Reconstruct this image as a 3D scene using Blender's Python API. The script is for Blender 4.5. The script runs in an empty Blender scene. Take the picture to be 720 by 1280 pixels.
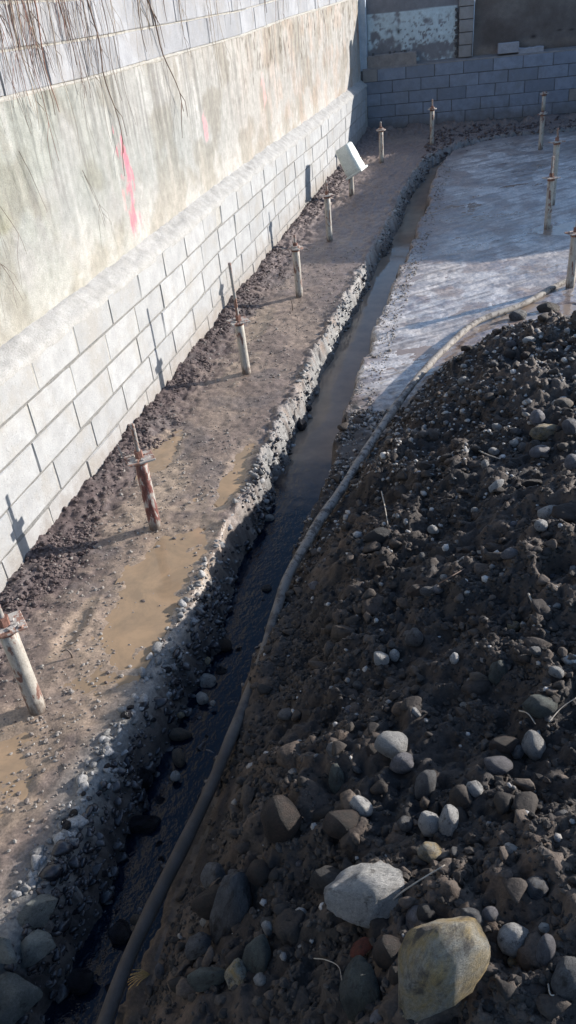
import bpy, bmesh, math, random
import numpy as np
from mathutils import Vector, Matrix
random.seed(7)
RS = np.random.RandomState(11)
SC = bpy.context.scene
COL = SC.collection

# ------------------------------------------------------------------ camera
F_PX = 945.77
YAW, PITCH, ROLL = -0.27109, 0.57775, -0.110976
CAM = np.array([2.37093, -0.08292, 1.45720])
_f = np.array([math.sin(YAW)*math.cos(PITCH), math.cos(YAW)*math.cos(PITCH), -math.sin(PITCH)])
_r = np.array([math.cos(YAW), -math.sin(YAW), 0.0])
_u = np.cross(_r, _f)
R2 = math.cos(ROLL)*_r + math.sin(ROLL)*_u
U2 = -math.sin(ROLL)*_r + math.cos(ROLL)*_u
cam = bpy.data.cameras.new('camera')
cam.sensor_fit = 'VERTICAL'; cam.sensor_height = 24.0; cam.lens = 24.0*F_PX/1280.0
cam.clip_start = 0.05; cam.clip_end = 500
co = bpy.data.objects.new('camera', cam); COL.objects.link(co)
co.matrix_world = Matrix(((R2[0], U2[0], -_f[0], CAM[0]), (R2[1], U2[1], -_f[1], CAM[1]),
                          (R2[2], U2[2], -_f[2], CAM[2]), (0, 0, 0, 1)))
SC.camera = co

# ------------------------------------------------------------------ light
SUN_EL = math.radians(17.5)
SUN_DIR = Vector((0.835*math.cos(SUN_EL), 0.55*math.cos(SUN_EL), math.sin(SUN_EL))).normalized()
w = bpy.data.worlds.new('World'); SC.world = w; w.use_nodes = True
nt = w.node_tree; nt.nodes.clear()
sky = nt.nodes.new('ShaderNodeTexSky'); sky.sky_type = 'NISHITA'; sky.sun_disc = False
sky.sun_elevation = SUN_EL
sky.sun_rotation = math.atan2(SUN_DIR.x, SUN_DIR.y)
sky.dust_density = .6; sky.air_density = 1.0; sky.ozone_density = 3.0
bg = nt.nodes.new('ShaderNodeBackground'); bg.inputs[1].default_value = 0.15
wo = nt.nodes.new('ShaderNodeOutputWorld')
nt.links.new(sky.outputs[0], bg.inputs[0]); nt.links.new(bg.outputs[0], wo.inputs[0])
sl = bpy.data.lights.new('sun', 'SUN'); sl.energy = 4.8; sl.angle = math.radians(0.6); sl.color = (1.0, 0.95, 0.88)
so = bpy.data.objects.new('sun', sl); COL.objects.link(so)
so.rotation_euler = (-SUN_DIR).to_track_quat('-Z', 'Y').to_euler()
SC.view_settings.view_transform = 'Standard'; SC.view_settings.look = 'None'
SC.view_settings.exposure = 0.88; SC.view_settings.gamma = 1.0

# ------------------------------------------------------------------ noise
def _h2(ix, iy, s):
    n = (ix.astype(np.int64)*374761393 + iy.astype(np.int64)*668265263 + s*974711) & 0x7fffffff
    n = ((n ^ (n >> 13))*1274126177) & 0x7fffffff
    return ((n ^ (n >> 16)) & 0xffff)/65535.0
def vn2(x, y, s=0):
    x = np.asarray(x, float); y = np.asarray(y, float)
    ix = np.floor(x); iy = np.floor(y); fx = x-ix; fy = y-iy
    fx = fx*fx*fx*(fx*(fx*6-15)+10); fy = fy*fy*fy*(fy*(fy*6-15)+10)
    a = _h2(ix, iy, s); b = _h2(ix+1, iy, s); c = _h2(ix, iy+1, s); d = _h2(ix+1, iy+1, s)
    return (a*(1-fx)+b*fx)*(1-fy)+(c*(1-fx)+d*fx)*fy*1.0
def fbm(x, y, s=0, o=4, g=.5, l=2.03):
    t = 0; a = 1; n = 0
    for i in range(o):
        cx = x*math.cos(i*.7)-y*math.sin(i*.7); cy = x*math.sin(i*.7)+y*math.cos(i*.7)
        t = t+a*(vn2(cx*l**i+i*17.3, cy*l**i-i*9.1, s+i)*2-1); n += a; a *= g
    return t/n
def ss(a, b, x):
    t = np.clip((x-a)/(b-a), 0, 1); return t*t*(3-2*t)
def vn3(p, s=0):
    return (vn2(p[:, 0]+p[:, 2]*.63, p[:, 1]-p[:, 2]*.77, s)+vn2(p[:, 1]+11.1+p[:, 0]*.5, p[:, 2]-5.7-p[:, 0]*.6, s+3)
            + vn2(p[:, 2]+3.3+p[:, 1]*.4, p[:, 0]+8.8-p[:, 1]*.55, s+7))/1.5-1
def sdist(X, Y, P):
    """signed distance to polyline P; positive on its right hand side"""
    best = np.full(X.shape, 1e9); sg = np.ones(X.shape)
    for (a, b) in zip(P[:-1], P[1:]):
        dx, dy = b[0]-a[0], b[1]-a[1]
        t = np.clip(((X-a[0])*dx+(Y-a[1])*dy)/(dx*dx+dy*dy), 0, 1)
        ex = X-a[0]-t*dx; ey = Y-a[1]-t*dy
        d = ex*ex+ey*ey; cr = dx*(Y-a[1])-dy*(X-a[0])
        m = d < best-1e-12
        best = np.where(m, d, best); sg = np.where(m, np.where(cr > 0, -1., 1.), sg)
    return np.sqrt(best)*sg

# ------------------------------------------------------------------ terrain functions
GY = [-3, 5.5, 7.4, 9.3, 11.3, 13.5, 16.5, 30]; GZ = [-1.0, -.98, -.93, -.865, -.77, -.70, -.62, -.55]
def g(Y): return np.interp(Y, GY, GZ)
def wallx(Y): return np.where(np.asarray(Y) > 7, .0296*(np.asarray(Y)-7), 0.)
TR = [(1.13, -3), (1.2, .9), (1.25, 2), (1.3, 3.2), (1.33, 5.5), (1.38, 6.7), (1.43, 7.9), (1.56, 10.1), (1.62, 12),
      (1.76, 13.6), (2.0, 14.35), (2.45, 14.85), (3.1, 15.15), (4.1, 15.25), (9, 15.3)]
TW = ([-3, 1.5, 2.5, 5, 8, 11, 13, 14.5, 16], [.23, .22, .21, .19, .17, .17, .13, .09, .08])
TOE = [(1.50, -3), (1.50, .8), (1.53, 2.8), (1.60, 3.4), (1.74, 4.1), (1.90, 4.8), (2.06, 5.35), (2.28, 5.8), (2.55, 6.1),
       (3.0, 6.3), (3.8, 6.4), (5.2, 6.2), (9, 5.8)]
PUD = [(.82, 2.75, .20, .74), (.60, 1.52, .18, .27), (.93, 3.9, .08, .4), (.33, 4.2, .09, .3), (.5, 2.45, .05, .2), (.4, 6.6, .1, .4)]
SPUD = [(3.42, 9.3, .42, .30), (3.1, 6.9, .4, .16)]
def ell(X, Y, L):
    m = np.full(np.shape(X), -1e9)
    for cx, cy, a, b in L: m = np.maximum(m, 1-np.sqrt(((X-cx)/a)**2+((Y-cy)/b)**2))
    return m
def terrain(X, Y):
    X = np.asarray(X, float); Y = np.asarray(Y, float)
    gz = g(Y)
    dt = sdist(X, Y, TR); hw = np.interp(Y, *TW)
    edge = hw+.06*fbm(X*4.5, Y*4.5, 5, 5)+.012*fbm(X*60, Y*60, 6, 2)-.01
    dm = sdist(X, Y, TOE)+.05*fbm(X*5, Y*5, 12, 3)*ss(3.2, 4.5, Y)+.02*fbm(X*9, Y*9, 13, 2)
    left = dt < 0
    z = gz.copy()
    # trampled strip beside the wall
    n1 = fbm(X*3.2, Y*3.2, 20, 4); n2 = fbm(X*16, Y*16, 21, 3); n3 = fbm(X*48, Y*48, 22, 2)
    wl = X-wallx(Y)
    rough = ss(.45, .12, wl)
    pm = ell(X, Y, PUD)+.35*fbm(X*9, Y*9, 23, 3)
    strip = .016*n1+(.008+.014*rough)*n2+(.0035+.010*rough)*n3+.05*ss(.3, .0, wl)*(1+.5*n1)
    strip = strip*(1-.35*ss(-.2, .3, pm))-.016*ss(-.35, .5, pm)
    lip = ss(.20, .02, -dt-edge)*ss(2.6, 4.2, Y)
    strip = strip+lip*(.010+.034*n2+.020*n3+.02*np.abs(fbm(X*22, Y*22, 24, 2)))
    # slab
    sm = ell(X, Y, SPUD)+.5*fbm(X*6, Y*4, 33, 3)
    ang = fbm((X*.8+Y*.6)*5, (Y*.8-X*.6)*14, 30, 3)
    slab = .010*fbm(X*2.2, Y*2.2, 31, 3)+.008*ang+.004*fbm((X*.8+Y*.6)*3.2+.6*n1, (Y*.8-X*.6)*22, 67, 4)+.008*np.abs(fbm(X*12, Y*12, 32, 3))+.0025*n3
    slab = slab-.016*ss(-.1, .4, sm)
    slab = slab+.02*ss(.12, 0, dt-edge)*n2
    strip = strip+ss(15.9, 16.5, Y)*(.05+.09*n1+.03*n2)+ss(8, 11, Y)*(.012*n2+.006*n3)
    z = z+np.where(left, strip, slab)
    # trench
    dep = np.interp(Y, [0, 5, 12, 15], [.315, .30, .27, .18])
    inner = np.where(left, ss(.085, -.04, np.abs(dt)-edge), ss(.03, -.05, np.abs(dt)-edge))
    nearl = ss(3.2, 1.8, Y)*np.where(left, 1., 0.)
    inner = inner*(1-nearl)+nearl*ss(.02, -.10, np.abs(dt)-edge)
    bed = gz-dep+(.03+.03*ss(4, 2.5, Y))*fbm(X*11, Y*11, 40, 3)+.012*fbm(X*40, Y*40, 41, 2)
    z = z*(1-inner)+bed*inner
    # mound
    dmp = np.maximum(dm, 0)
    A = np.interp(Y, [-2, 1, 2.4, 4.2, 7], [.95, .82, .655, .585, .60])
    hm = A*(1-np.exp(-dmp/.68))
    k = ss(.0, .25, dm)
    c1 = fbm(X*2.1, Y*2.1, 50, 4); c2 = 1-2*np.abs(fbm(X*5.5, Y*5.5, 51, 4)); c3 = fbm(X*17, Y*17, 52, 3); c4 = fbm(X*52, Y*52, 53, 2)
    c5 = 1-np.abs(fbm(X*26+c3, Y*26, 54, 2))*2
    c6 = fbm(X*95, Y*95, 55, 2); c7 = np.abs(fbm(X*8+c3*.4, Y*8, 56, 3))
    c8 = ss(.0, .35, fbm(X*2.7, Y*2.7, 57, 3))
    z = z+hm+k*(.085*c1+.10*(c7-.15)*(.35+.65*c8)+.05*c2*(.4+.6*ss(-.3, .4, c1))+.036*c3+.014*c5+.006*c6)+.012*c4*ss(-.1, .1, dm)
    z = z+.11*np.exp(-((X-1.55)/.07)**2-((Y-2.2)/.36)**2)*(1+.4*n2)
    return z, dt, edge, dm, inner, (n1, n2, n3, wl, pm, sm, ang, c1, c2, c3, c4, rough, lip)

# dense grid
def steps(a, b, s0, s1):
    L = [a]
    while L[-1] < b:
        t = (L[-1]-a)/(b-a); L.append(L[-1]+s0+(s1-s0)*t)
    L[-1] = b; return L
XS = np.array(steps(-.3, -.02, .05, .02)[:-1]+steps(-.02, 3.7, .0125, .0125)[:-1]+steps(3.7, 9, .02, .16))
YS = np.array(steps(-3, .3, .12, .03)[:-1]+steps(.3, 4.6, .0115, .0125)[:-1]+steps(4.6, 17.1, .0135, .05))
GX, GYY = np.meshgrid(XS, YS)
TZ, DT, ED, DM, INN, NN = terrain(GX, GYY)
def zat(x, y):
    x = np.clip(np.asarray(x, float), XS[0], XS[-1]-1e-6); y = np.clip(np.asarray(y, float), YS[0], YS[-1]-1e-6)
    i = np.clip(np.searchsorted(XS, x, 'right')-1, 0, len(XS)-2); j = np.clip(np.searchsorted(YS, y, 'right')-1, 0, len(YS)-2)
    fx = (x-XS[i])/(XS[i+1]-XS[i]); fy = (y-YS[j])/(YS[j+1]-YS[j])
    return (TZ[j, i]*(1-fx)+TZ[j, i+1]*fx)*(1-fy)+(TZ[j+1, i]*(1-fx)+TZ[j+1, i+1]*fx)*fy
def ray(px, py):
    return _f+(px-360)/F_PX*R2-(py-640)/F_PX*U2
def at(px, py):
    """point of the ground seen at a photo pixel, and the depth there"""
    d = ray(px, py); t = np.linspace(.6, 20, 4000)
    P = CAM[:, None]+d[:, None]*t
    hit = np.nonzero(P[2] < zat(P[0], P[1]))[0]
    i = hit[0] if len(hit) else len(t)-1
    return P[:, i].copy(), t[i]

# ------------------------------------------------------------------ materials
MATS = {}
class NB:
    def __init__(s, name):
        s.m = bpy.data.materials.new(name); s.m.use_nodes = True; s.t = s.m.node_tree
        s.b = s.t.nodes['Principled BSDF']; MATS[name] = s.m
    def n(s, ty, **kw):
        nd = s.t.nodes.new(ty)
        for k, v in kw.items():
            if k in nd.inputs: nd.inputs[k].default_value = v
            else: setattr(nd, k, v)
        return nd
    def l(s, a, b): s.t.links.new(a, b)
    def noise(s, scale, detail=4, rough=.6, vec=None, dist=0.):
        n = s.n('ShaderNodeTexNoise'); n.inputs['Scale'].default_value = scale; n.inputs['Detail'].default_value = detail
        n.inputs['Roughness'].default_value = rough; n.inputs['Distortion'].default_value = dist
        if vec is not None: s.l(vec, n.inputs['Vector'])
        return n.outputs['Fac']
    def ramp(s, fac, stops):
        r = s.n('ShaderNodeValToRGB'); e = r.color_ramp.elements
        while len(e) < len(stops): e.new(.5)
        for i, (p, c) in enumerate(stops):
            e[i].position = p; e[i].color = (c, c, c, 1) if not hasattr(c, '__len__') else (*c, 1)
        s.l(fac, r.inputs[0]); return r.outputs[0]
    def mix(s, fac, a, b, mode='MIX'):
        m = s.n('ShaderNodeMix'); m.data_type = 'RGBA'; m.blend_type = mode
        for sock, v in ((m.inputs[0], fac), (m.inputs[6], a), (m.inputs[7], b)):
            if hasattr(v, 'links'): s.l(v, sock)
            elif hasattr(v, '__len__'): sock.default_value = (*v, 1)
            else: sock.default_value = v
        return m.outputs[2]
    def math(s, op, a, b=0.):
        m = s.n('ShaderNodeMath'); m.operation = op
        for sock, v in ((m.inputs[0], a), (m.inputs[1], b)):
            if hasattr(v, 'links'): s.l(v, sock)
            else: sock.default_value = v
        return m.outputs[0]
    def bump(s, h, strength, dist, prev=None):
        b = s.n('ShaderNodeBump'); b.inputs['Strength'].default_value = strength; b.inputs['Distance'].default_value = dist
        s.l(h, b.inputs['Height'])
        if prev is not None: s.l(prev, b.inputs['Normal'])
        return b.outputs[0]
    def obj(s): return s.n('ShaderNodeTexCoord').outputs['Object']
    def out(s, col=None, rough=None, normal=None, spec=None, metal=None):
        for k, v in (('Base Color', col), ('Roughness', rough), ('Normal', normal), ('Specular IOR Level', spec), ('Metallic', metal)):
            if v is None: continue
            if hasattr(v, 'links'): s.l(v, s.b.inputs[k])
            elif hasattr(v, '__len__'): s.b.inputs[k].default_value = (*v, 1)
            else: s.b.inputs[k].default_value = v
        return s.m

def mat_terrain(name, bstr, bdist, fine=90):
    b = NB(name); a = b.n('ShaderNodeAttribute', attribute_name='tone'); wv = b.n('ShaderNodeAttribute', attribute_name='wet')
    v = b.obj(); n1 = b.noise(fine, 5, .7, v); n2 = b.noise(fine*.22, 5, .65, v); n3 = b.noise(fine*4, 2, .6, v)
    c = b.mix(1., a.outputs['Color'], b.ramp(n1, [(.25, .45), (.5, .95), (.78, 1.6)]), 'MULTIPLY')
    c = b.mix(1., c, b.ramp(n2, [(.3, .75), (.7, 1.25)]), 'MULTIPLY')
    h = b.math('ADD', b.math('MULTIPLY', n1, .6), b.math('MULTIPLY', n3, .22)); h = b.math('ADD', h, n2)
    r = b.math('ADD', b.math('MULTIPLY', wv.outputs['Fac'], -.72), .93)
    r = b.math('ADD', r, b.math('MULTIPLY', b.math('SUBTRACT', n2, .5), .35))
    r = b.math('MAXIMUM', r, .1)
    dry = b.math('SUBTRACT', 1.2, wv.outputs['Fac'])
    bp = b.n('ShaderNodeBump'); bp.inputs['Distance'].default_value = bdist; b.l(b.math('MULTIPLY', dry, bstr), bp.inputs['Strength']); b.l(h, bp.inputs['Height'])
    return b.out(c, r, bp.outputs[0], .5)
M_STRIP = mat_terrain('muddy strip', .8, .006)
M_BANK = mat_terrain('trench bank', .9, .008)
M_SLAB = mat_terrain('wet cement slab', .6, .005, 45); M_SLAB.node_tree.nodes['Principled BSDF'].inputs['Specular IOR Level'].default_value = .85
M_MOUND = mat_terrain('dark earth', .9, .008)

def mat_soil(name, lo, hi, rough=.85, bs=.8):
    b = NB(name); rnd = b.n('ShaderNodeNewGeometry').outputs['Random Per Island']; v = b.obj()
    c = b.mix(rnd, lo, hi); n = b.noise(120, 4, .7, v)
    c = b.mix(1., c, b.ramp(n, [(.3, .55), (.7, 1.4)]), 'MULTIPLY')
    return b.out(c, rough, b.bump(n, bs, .004), .4)
M_CLOD = mat_soil('soil clods', (.020, .016, .0135), (.080, .060, .047))
M_CRUMB = mat_soil('soil crumbs', (.012, .010, .009), (.070, .056, .046))
M_SCRUMB = mat_soil('strip crumbs', (.10, .075, .065), (.30, .27, .24), .75)
M_SCRUMB2 = mat_soil('red brown crumbs', (.04, .026, .027), (.15, .115, .105), .8)
M_PEB = mat_soil('pebbles', (.05, .044, .04), (.42, .39, .36), .7, .6)
M_WPEB = mat_soil('wet pebbles', (.014, .014, .018), (.07, .062, .062), .22, .4)

def mat_stone(name, c1, c2, mud=(.05, .042, .036), mudamt=.5, rough=.62, scale=6, sc_=None):
    b = NB(name); v = b.obj(); oi = b.n('ShaderNodeObjectInfo').outputs['Random']
    off = b.n('ShaderNodeVectorMath'); off.operation = 'ADD'; b.l(v, off.inputs[0])
    cm = b.n('ShaderNodeCombineXYZ'); k = b.math('MULTIPLY', oi, 37.); b.l(k, cm.inputs[0]); b.l(k, cm.inputs[1]); b.l(cm.outputs[0], off.inputs[1]); v = off.outputs[0]
    n1 = b.noise(scale*.25, 5, .65, v, .4); n2 = b.noise(scale*1.6, 5, .7, v); n3 = b.noise(scale*7, 6, .8, v)
    c = b.mix(b.ramp(n1, [(.38, 0.), (.62, 1.)]), c1, c2)
    c = b.mix(1., c, b.ramp(oi, [(0, .72), (1, 1.2)]), 'MULTIPLY')
    c = b.mix(1., c, b.ramp(n2, [(.3, .72), (.7, 1.18)]), 'MULTIPLY')
    c = b.mix(b.ramp(n3, [(.34, .75), (.45, 0.)]), c, mud)
    c = b.mix(1., c, b.ramp(n3, [(.35, .8), (.65, 1.15)]), 'MULTIPLY')
    mn = b.noise(scale*.32, 6, .72, v, .3)
    t = .62-.25*mudamt
    c = b.mix(b.ramp(mn, [(t, 0.), (t+.14, .9)]), c, mud)
    h = b.math('ADD', n2, b.math('MULTIPLY', n3, .8))
    return b.out(c, rough, b.bump(h, 1., .13), .35)
S_PALE = mat_stone('pale stone', (.74, .71, .67), (.56, .54, .52), mudamt=.32)
S_GREY = mat_stone('grey stone', (.25, .245, .245), (.15, .145, .15), mudamt=.4)
S_DARK = mat_stone('dark stone', (.075, .07, .07), (.045, .045, .05), mudamt=.4)
S_OCHRE = mat_stone('ochre stone', (.74, .54, .26), (.66, .62, .53), mud=(.11, .095, .085), mudamt=.5)
S_BEIGE = mat_stone('beige stone', (.36, .28, .21), (.24, .20, .17), mudamt=.35)
S_BROWN = mat_stone('brown stone', (.11, .075, .06), (.07, .055, .048), mudamt=.4)
S_LILAC = mat_stone('lilac grey stone', (.34, .32, .335), (.23, .215, .23), mudamt=.3)
S_GREEN = mat_stone('green grey stone', (.17, .19, .17), (.11, .12, .11), mudamt=.4)
S_BRICK = mat_stone('red brick fragment', (.30, .075, .045), (.20, .06, .04), mudamt=.35, rough=.8)
S_WET = mat_stone('wet dark cobble', (.05, .05, .065), (.03, .028, .035), mud=(.02, .018, .018), mudamt=.3, rough=.15)
S_CONC = mat_stone('broken concrete', (.42, .44, .41), (.30, .315, .295), mudamt=.25, rough=.85)

def mat_block(name, base, dirt, lo=.9, hi=1.08, speck=.35):
    b = NB(name); v = b.obj(); oi = b.n('ShaderNodeObjectInfo').outputs['Random']
    geo = b.n('ShaderNodeNewGeometry'); pos = geo.outputs['Position']
    n1 = b.noise(7, 5, .65, pos); n2 = b.noise(75, 5, .8, pos); n3 = b.noise(300, 2, .6, pos); n4 = b.noise(26, 4, .6, pos)
    c = b.mix(1., base, b.ramp(oi, [(0, lo), (1, hi)]), 'MULTIPLY')
    c = b.mix(b.ramp(n1, [(.4, 0.), (.7, .6)]), c, tuple(x*.66 for x in base))
    n5 = b.noise(2.2, 6, .7, pos); c = b.mix(b.ramp(n5, [(.5, 0.), (.62, .5)]), c, tuple(min(1., x*y) for x, y in zip(base, (.82, .76, .68))))
    c = b.mix(b.ramp(n2, [(.28, speck*1.6), (.42, 0.)]), c, tuple(x*.45 for x in base))
    c = b.mix(b.ramp(n4, [(.6, 0.), (.72, .4)]), c, tuple(min(1, x*1.25) for x in base))
    sx = b.n('ShaderNodeSeparateXYZ'); b.l(pos, sx.inputs[0])
    # dirt splashed up from the ground, which rises slowly along the wall
    z0 = b.math('ADD', sx.outputs[2], b.math('MULTIPLY', sx.outputs[1], -.034))
    zz = b.math('ADD', z0, b.math('MULTIPLY', n1, -.35))
    c = b.mix(b.ramp(b.math('ADD', b.math('MULTIPLY', zz, 1.), 1.6), [(.14, .95), (.32, .6), (.55, 0.)]), c, dirt)
    h = b.math('ADD', b.math('MULTIPLY', n2, .8), b.math('ADD', b.math('MULTIPLY', n3, .5), b.math('MULTIPLY', n4, .8)))
    return b.out(c, .9, b.bump(h, .7, .006), .2)
M_BLOCK = mat_block('pale concrete block', (.37, .37, .37), (.24, .20, .165), .88, 1.06, .75)
M_BLOCKU = mat_block('grey weathered block', (.31, .315, .335), (.3, .3, .3), .85, 1.1, .45)
M_BLOCKB = mat_block('blue grey block', (.215, .235, .285), (.12, .10, .085), .8, 1.15)
M_BLOCKP = mat_block('dusty brownish block', (.27, .245, .235), (.2, .17, .15), .85, 1.1)
def mat_plain(name, c1, c2, sc=12, rough=.9, bs=.6, bd=.006, attr=False):
    b = NB(name); pos = b.n('ShaderNodeNewGeometry').outputs['Position']
    n1 = b.noise(sc, 6, .65, pos); n2 = b.noise(sc*12, 4, .7, pos); n3 = b.noise(sc*3, 4, .7, pos)
    if attr:
        c = b.n('ShaderNodeAttribute', attribute_name='tone').outputs['Color']
        c = b.mix(1., c, b.ramp(n1, [(.3, .86), (.7, 1.12)]), 'MULTIPLY')
    else: c = b.mix(b.ramp(n1, [(.35, 0.), (.65, 1.)]), c1, c2)
    c = b.mix(1., c, b.ramp(n2, [(.25, .7), (.5, 1.), (.8, 1.15)]), 'MULTIPLY')
    c = b.mix(b.ramp(n3, [(.68, 0.), (.74, .45)]), c, tuple(x*.5 for x in c1))
    h = b.math('ADD', n2, b.math('MULTIPLY', n3, 1.4))
    return b.out(c, rough, b.bump(h, bs, bd), .25)
M_MORTAR = mat_plain('mortar', (.40, .385, .36), (.30, .285, .26), 20)
M_JOINT = mat_plain('squeezed mortar', (.35, .34, .32), (.26, .25, .235), 30, bs=1., bd=.01)
M_MORTARB = mat_plain('dark mortar', (.12, .115, .12), (.08, .075, .075), 20)
M_LEDGE = mat_plain('ledge cement', (.37, .36, .345), (.28, .27, .255), 9, bs=.6, bd=.006)
M_CWALL = mat_plain('cast concrete wall', (.4, .38, .34), (.3, .3, .3), 10, bs=.5, bd=.006, attr=True)
M_BWALL = mat_plain('old render', (.2, .17, .15), (.2, .2, .2), 10, bs=.7, bd=.008, attr=True)
M_PILAST = mat_plain('pale blue render', (.42, .47, .53), (.32, .36, .42), 8)
M_COPE = mat_plain('dusty cement', (.30, .265, .25), (.22, .195, .185), 10, bs=.8, bd=.01)
M_LOOSE = mat_plain('loose grey block', (.34, .33, .35), (.26, .25, .27), 14)

def mat_metal(name, paint, rust, amt, rough=.6, base=False):
    b = NB(name); v = b.obj(); oi = b.n('ShaderNodeObjectInfo').outputs['Random']
    m = b.n('ShaderNodeMapping'); b.l(v, m.inputs[0]); m.inputs['Scale'].default_value = (1, 1, .35)
    off = b.n('ShaderNodeVectorMath'); off.operation = 'ADD'; b.l(m.outputs[0], off.inputs[0])
    cm = b.n('ShaderNodeCombineXYZ'); b.l(b.math('MULTIPLY', oi, 31.), cm.inputs[2]); b.l(cm.outputs[0], off.inputs[1])
    n1 = b.noise(22, 5, .7, off.outputs[0], .4); n2 = b.noise(160, 3, .7, v); n3 = b.noise(60, 4, .6, off.outputs[0])
    c = b.mix(b.ramp(n3, [(.35, 0.), (.7, 1.)]), paint, tuple(x*.68 for x in paint))
    t = .64-.3*amt
    c = b.mix(b.ramp(n1, [(t, 0.), (t+.04, 1.)]), c, rust)
    c = b.mix(b.ramp(n1, [(t+.07, 0.), (t+.12, .8)]), c, tuple(x*.45 for x in rust))
    if base:
        sz = b.n('ShaderNodeSeparateXYZ'); b.l(v, sz.inputs[0]); hz = b.math('ADD', sz.outputs[2], b.math('MULTIPLY', n3, -.16))
        c = b.mix(b.ramp(b.math('ADD', hz, .5), [(.46, .95), (.53, 0.)]), c, (.11, .082, .065))
        c = b.mix(b.ramp(n2, [(.55, 0.), (.66, .7)]), c, (.19, .15, .12))
    return b.out(c, rough, b.bump(n2, .5, .003), .4)
M_PIPE = mat_metal('worn pale pipe paint', (.42, .385, .335), (.17, .085, .065), .3, base=True)
M_PIPER = mat_metal('rusty worn pipe paint', (.42, .39, .35), (.17, .06, .05), .5, base=True)
M_PLATE = mat_metal('cement crusted steel plate', (.42, .38, .34), (.24, .13, .095), .45, .8)
M_ROD = mat_metal('threaded steel rod', (.30, .28, .26), (.20, .10, .07), .5)
M_RUST = mat_metal('rust', (.24, .12, .09), (.15, .07, .05), .5, .85)
def mat_hose():
    b = NB('muddy grey hose'); v = b.obj(); n1 = b.noise(7, 6, .7, v); n2 = b.noise(16, 6, .75, v)
    c = b.mix(b.ramp(n1, [(.38, 0.), (.66, 1.)]), (.29, .265, .235), (.17, .145, .125))
    sx = b.n('ShaderNodeSeparateXYZ'); b.l(v, sx.inputs[0]); yy = b.math('ADD', b.math('MULTIPLY', sx.outputs[1], .2), b.math('MULTIPLY', n1, .6))
    c = b.mix(b.ramp(yy, [(.62, 1.), (1.02, 0.)]), c, (.045, .036, .030))
    c = b.mix(b.ramp(n2, [(.50, 0.), (.56, .9)]), c, (.055, .045, .04))
    return b.out(c, .8, b.bump(n2, .5, .004), .4)
M_HOSE = mat_hose()
M_PLAST = mat_plain('pale plastic', (.66, .68, .62), (.52, .54, .50), 6, .45, .1, .002)
def mat_flat(name, c, rough=.8):
    b = NB(name); n = b.noise(60, 4, .6, b.obj())
    return b.out(b.mix(b.ramp(n, [(.3, 0.), (.7, 1.)]), c, tuple(x*.6 for x in c)), rough)
M_VINE = mat_flat('dry vine', (.16, .105, .08)); M_VINE2 = mat_flat('pale dry vine', (.38, .31, .24)); M_VINE3 = mat_flat('reddish dry vine', (.25, .12, .085))
M_TWIG = mat_flat('pale twig', (.42, .36, .29)); M_ROOT = mat_flat('orange root', (.62, .36, .13)); M_LICHEN = mat_flat('lichen', (.35, .30, .10))

def mat_water():
    b = NB('trench water'); pos = b.n('ShaderNodeNewGeometry').outputs['Position']
    sx = b.n('ShaderNodeSeparateXYZ'); b.l(pos, sx.inputs[0])
    f = b.math('ADD', sx.outputs[1], b.math('MULTIPLY', b.noise(3, 4, .6, pos), 1.2))
    f = b.ramp(b.math('MULTIPLY', f, .1), [(.46, 0.), (.53, 1.)])
    mur = b.mix(b.ramp(b.noise(5, 5, .6, pos), [(.35, 0.), (.65, 1.)]), (.27, .195, .14), (.20, .148, .11))
    b.l(b.math('ADD', b.math('MULTIPLY', f, -.3), .5), b.b.inputs['Specular IOR Level'])
    c = b.mix(f, (.003, .006, .013), mur)
    m = b.n('ShaderNodeMapping'); b.l(pos, m.inputs[0]); m.inputs['Scale'].default_value = (1., .75, 1.); m.inputs['Rotation'].default_value = (0, 0, .4)
    h = b.math('ADD', b.noise(17, 4, .55, m.outputs[0], .2), b.math('MULTIPLY', b.noise(60, 2, .5, pos), .3))
    bp = b.n('ShaderNodeBump'); bp.inputs['Distance'].default_value = .02; b.l(h, bp.inputs['Height'])
    b.l(b.math('ADD', b.math('MULTIPLY', b.math('SUBTRACT', 1., f), .16), .02), bp.inputs['Strength'])
    b.b.inputs['IOR'].default_value = 1.33
    return b.out(c, .04, bp.outputs[0])
M_WATER = mat_water()
def mat_pud(name, c1, c2, bs):
    b = NB(name); pos = b.n('ShaderNodeNewGeometry').outputs['Position']
    c = b.mix(b.ramp(b.noise(4, 6, .7, pos, .5), [(.38, 0.), (.6, 1.)]), c1, c2)
    b.b.inputs['IOR'].default_value = 1.33
    return b.out(c, .09, b.bump(b.noise(14, 3, .6, pos), bs, .01), .5)
M_PUD = mat_pud('brown puddle water', (.33, .225, .14), (.23, .165, .11), .04)
M_SPUD = mat_pud('slab film water', (.27, .205, .16), (.22, .17, .14), .3)

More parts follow.
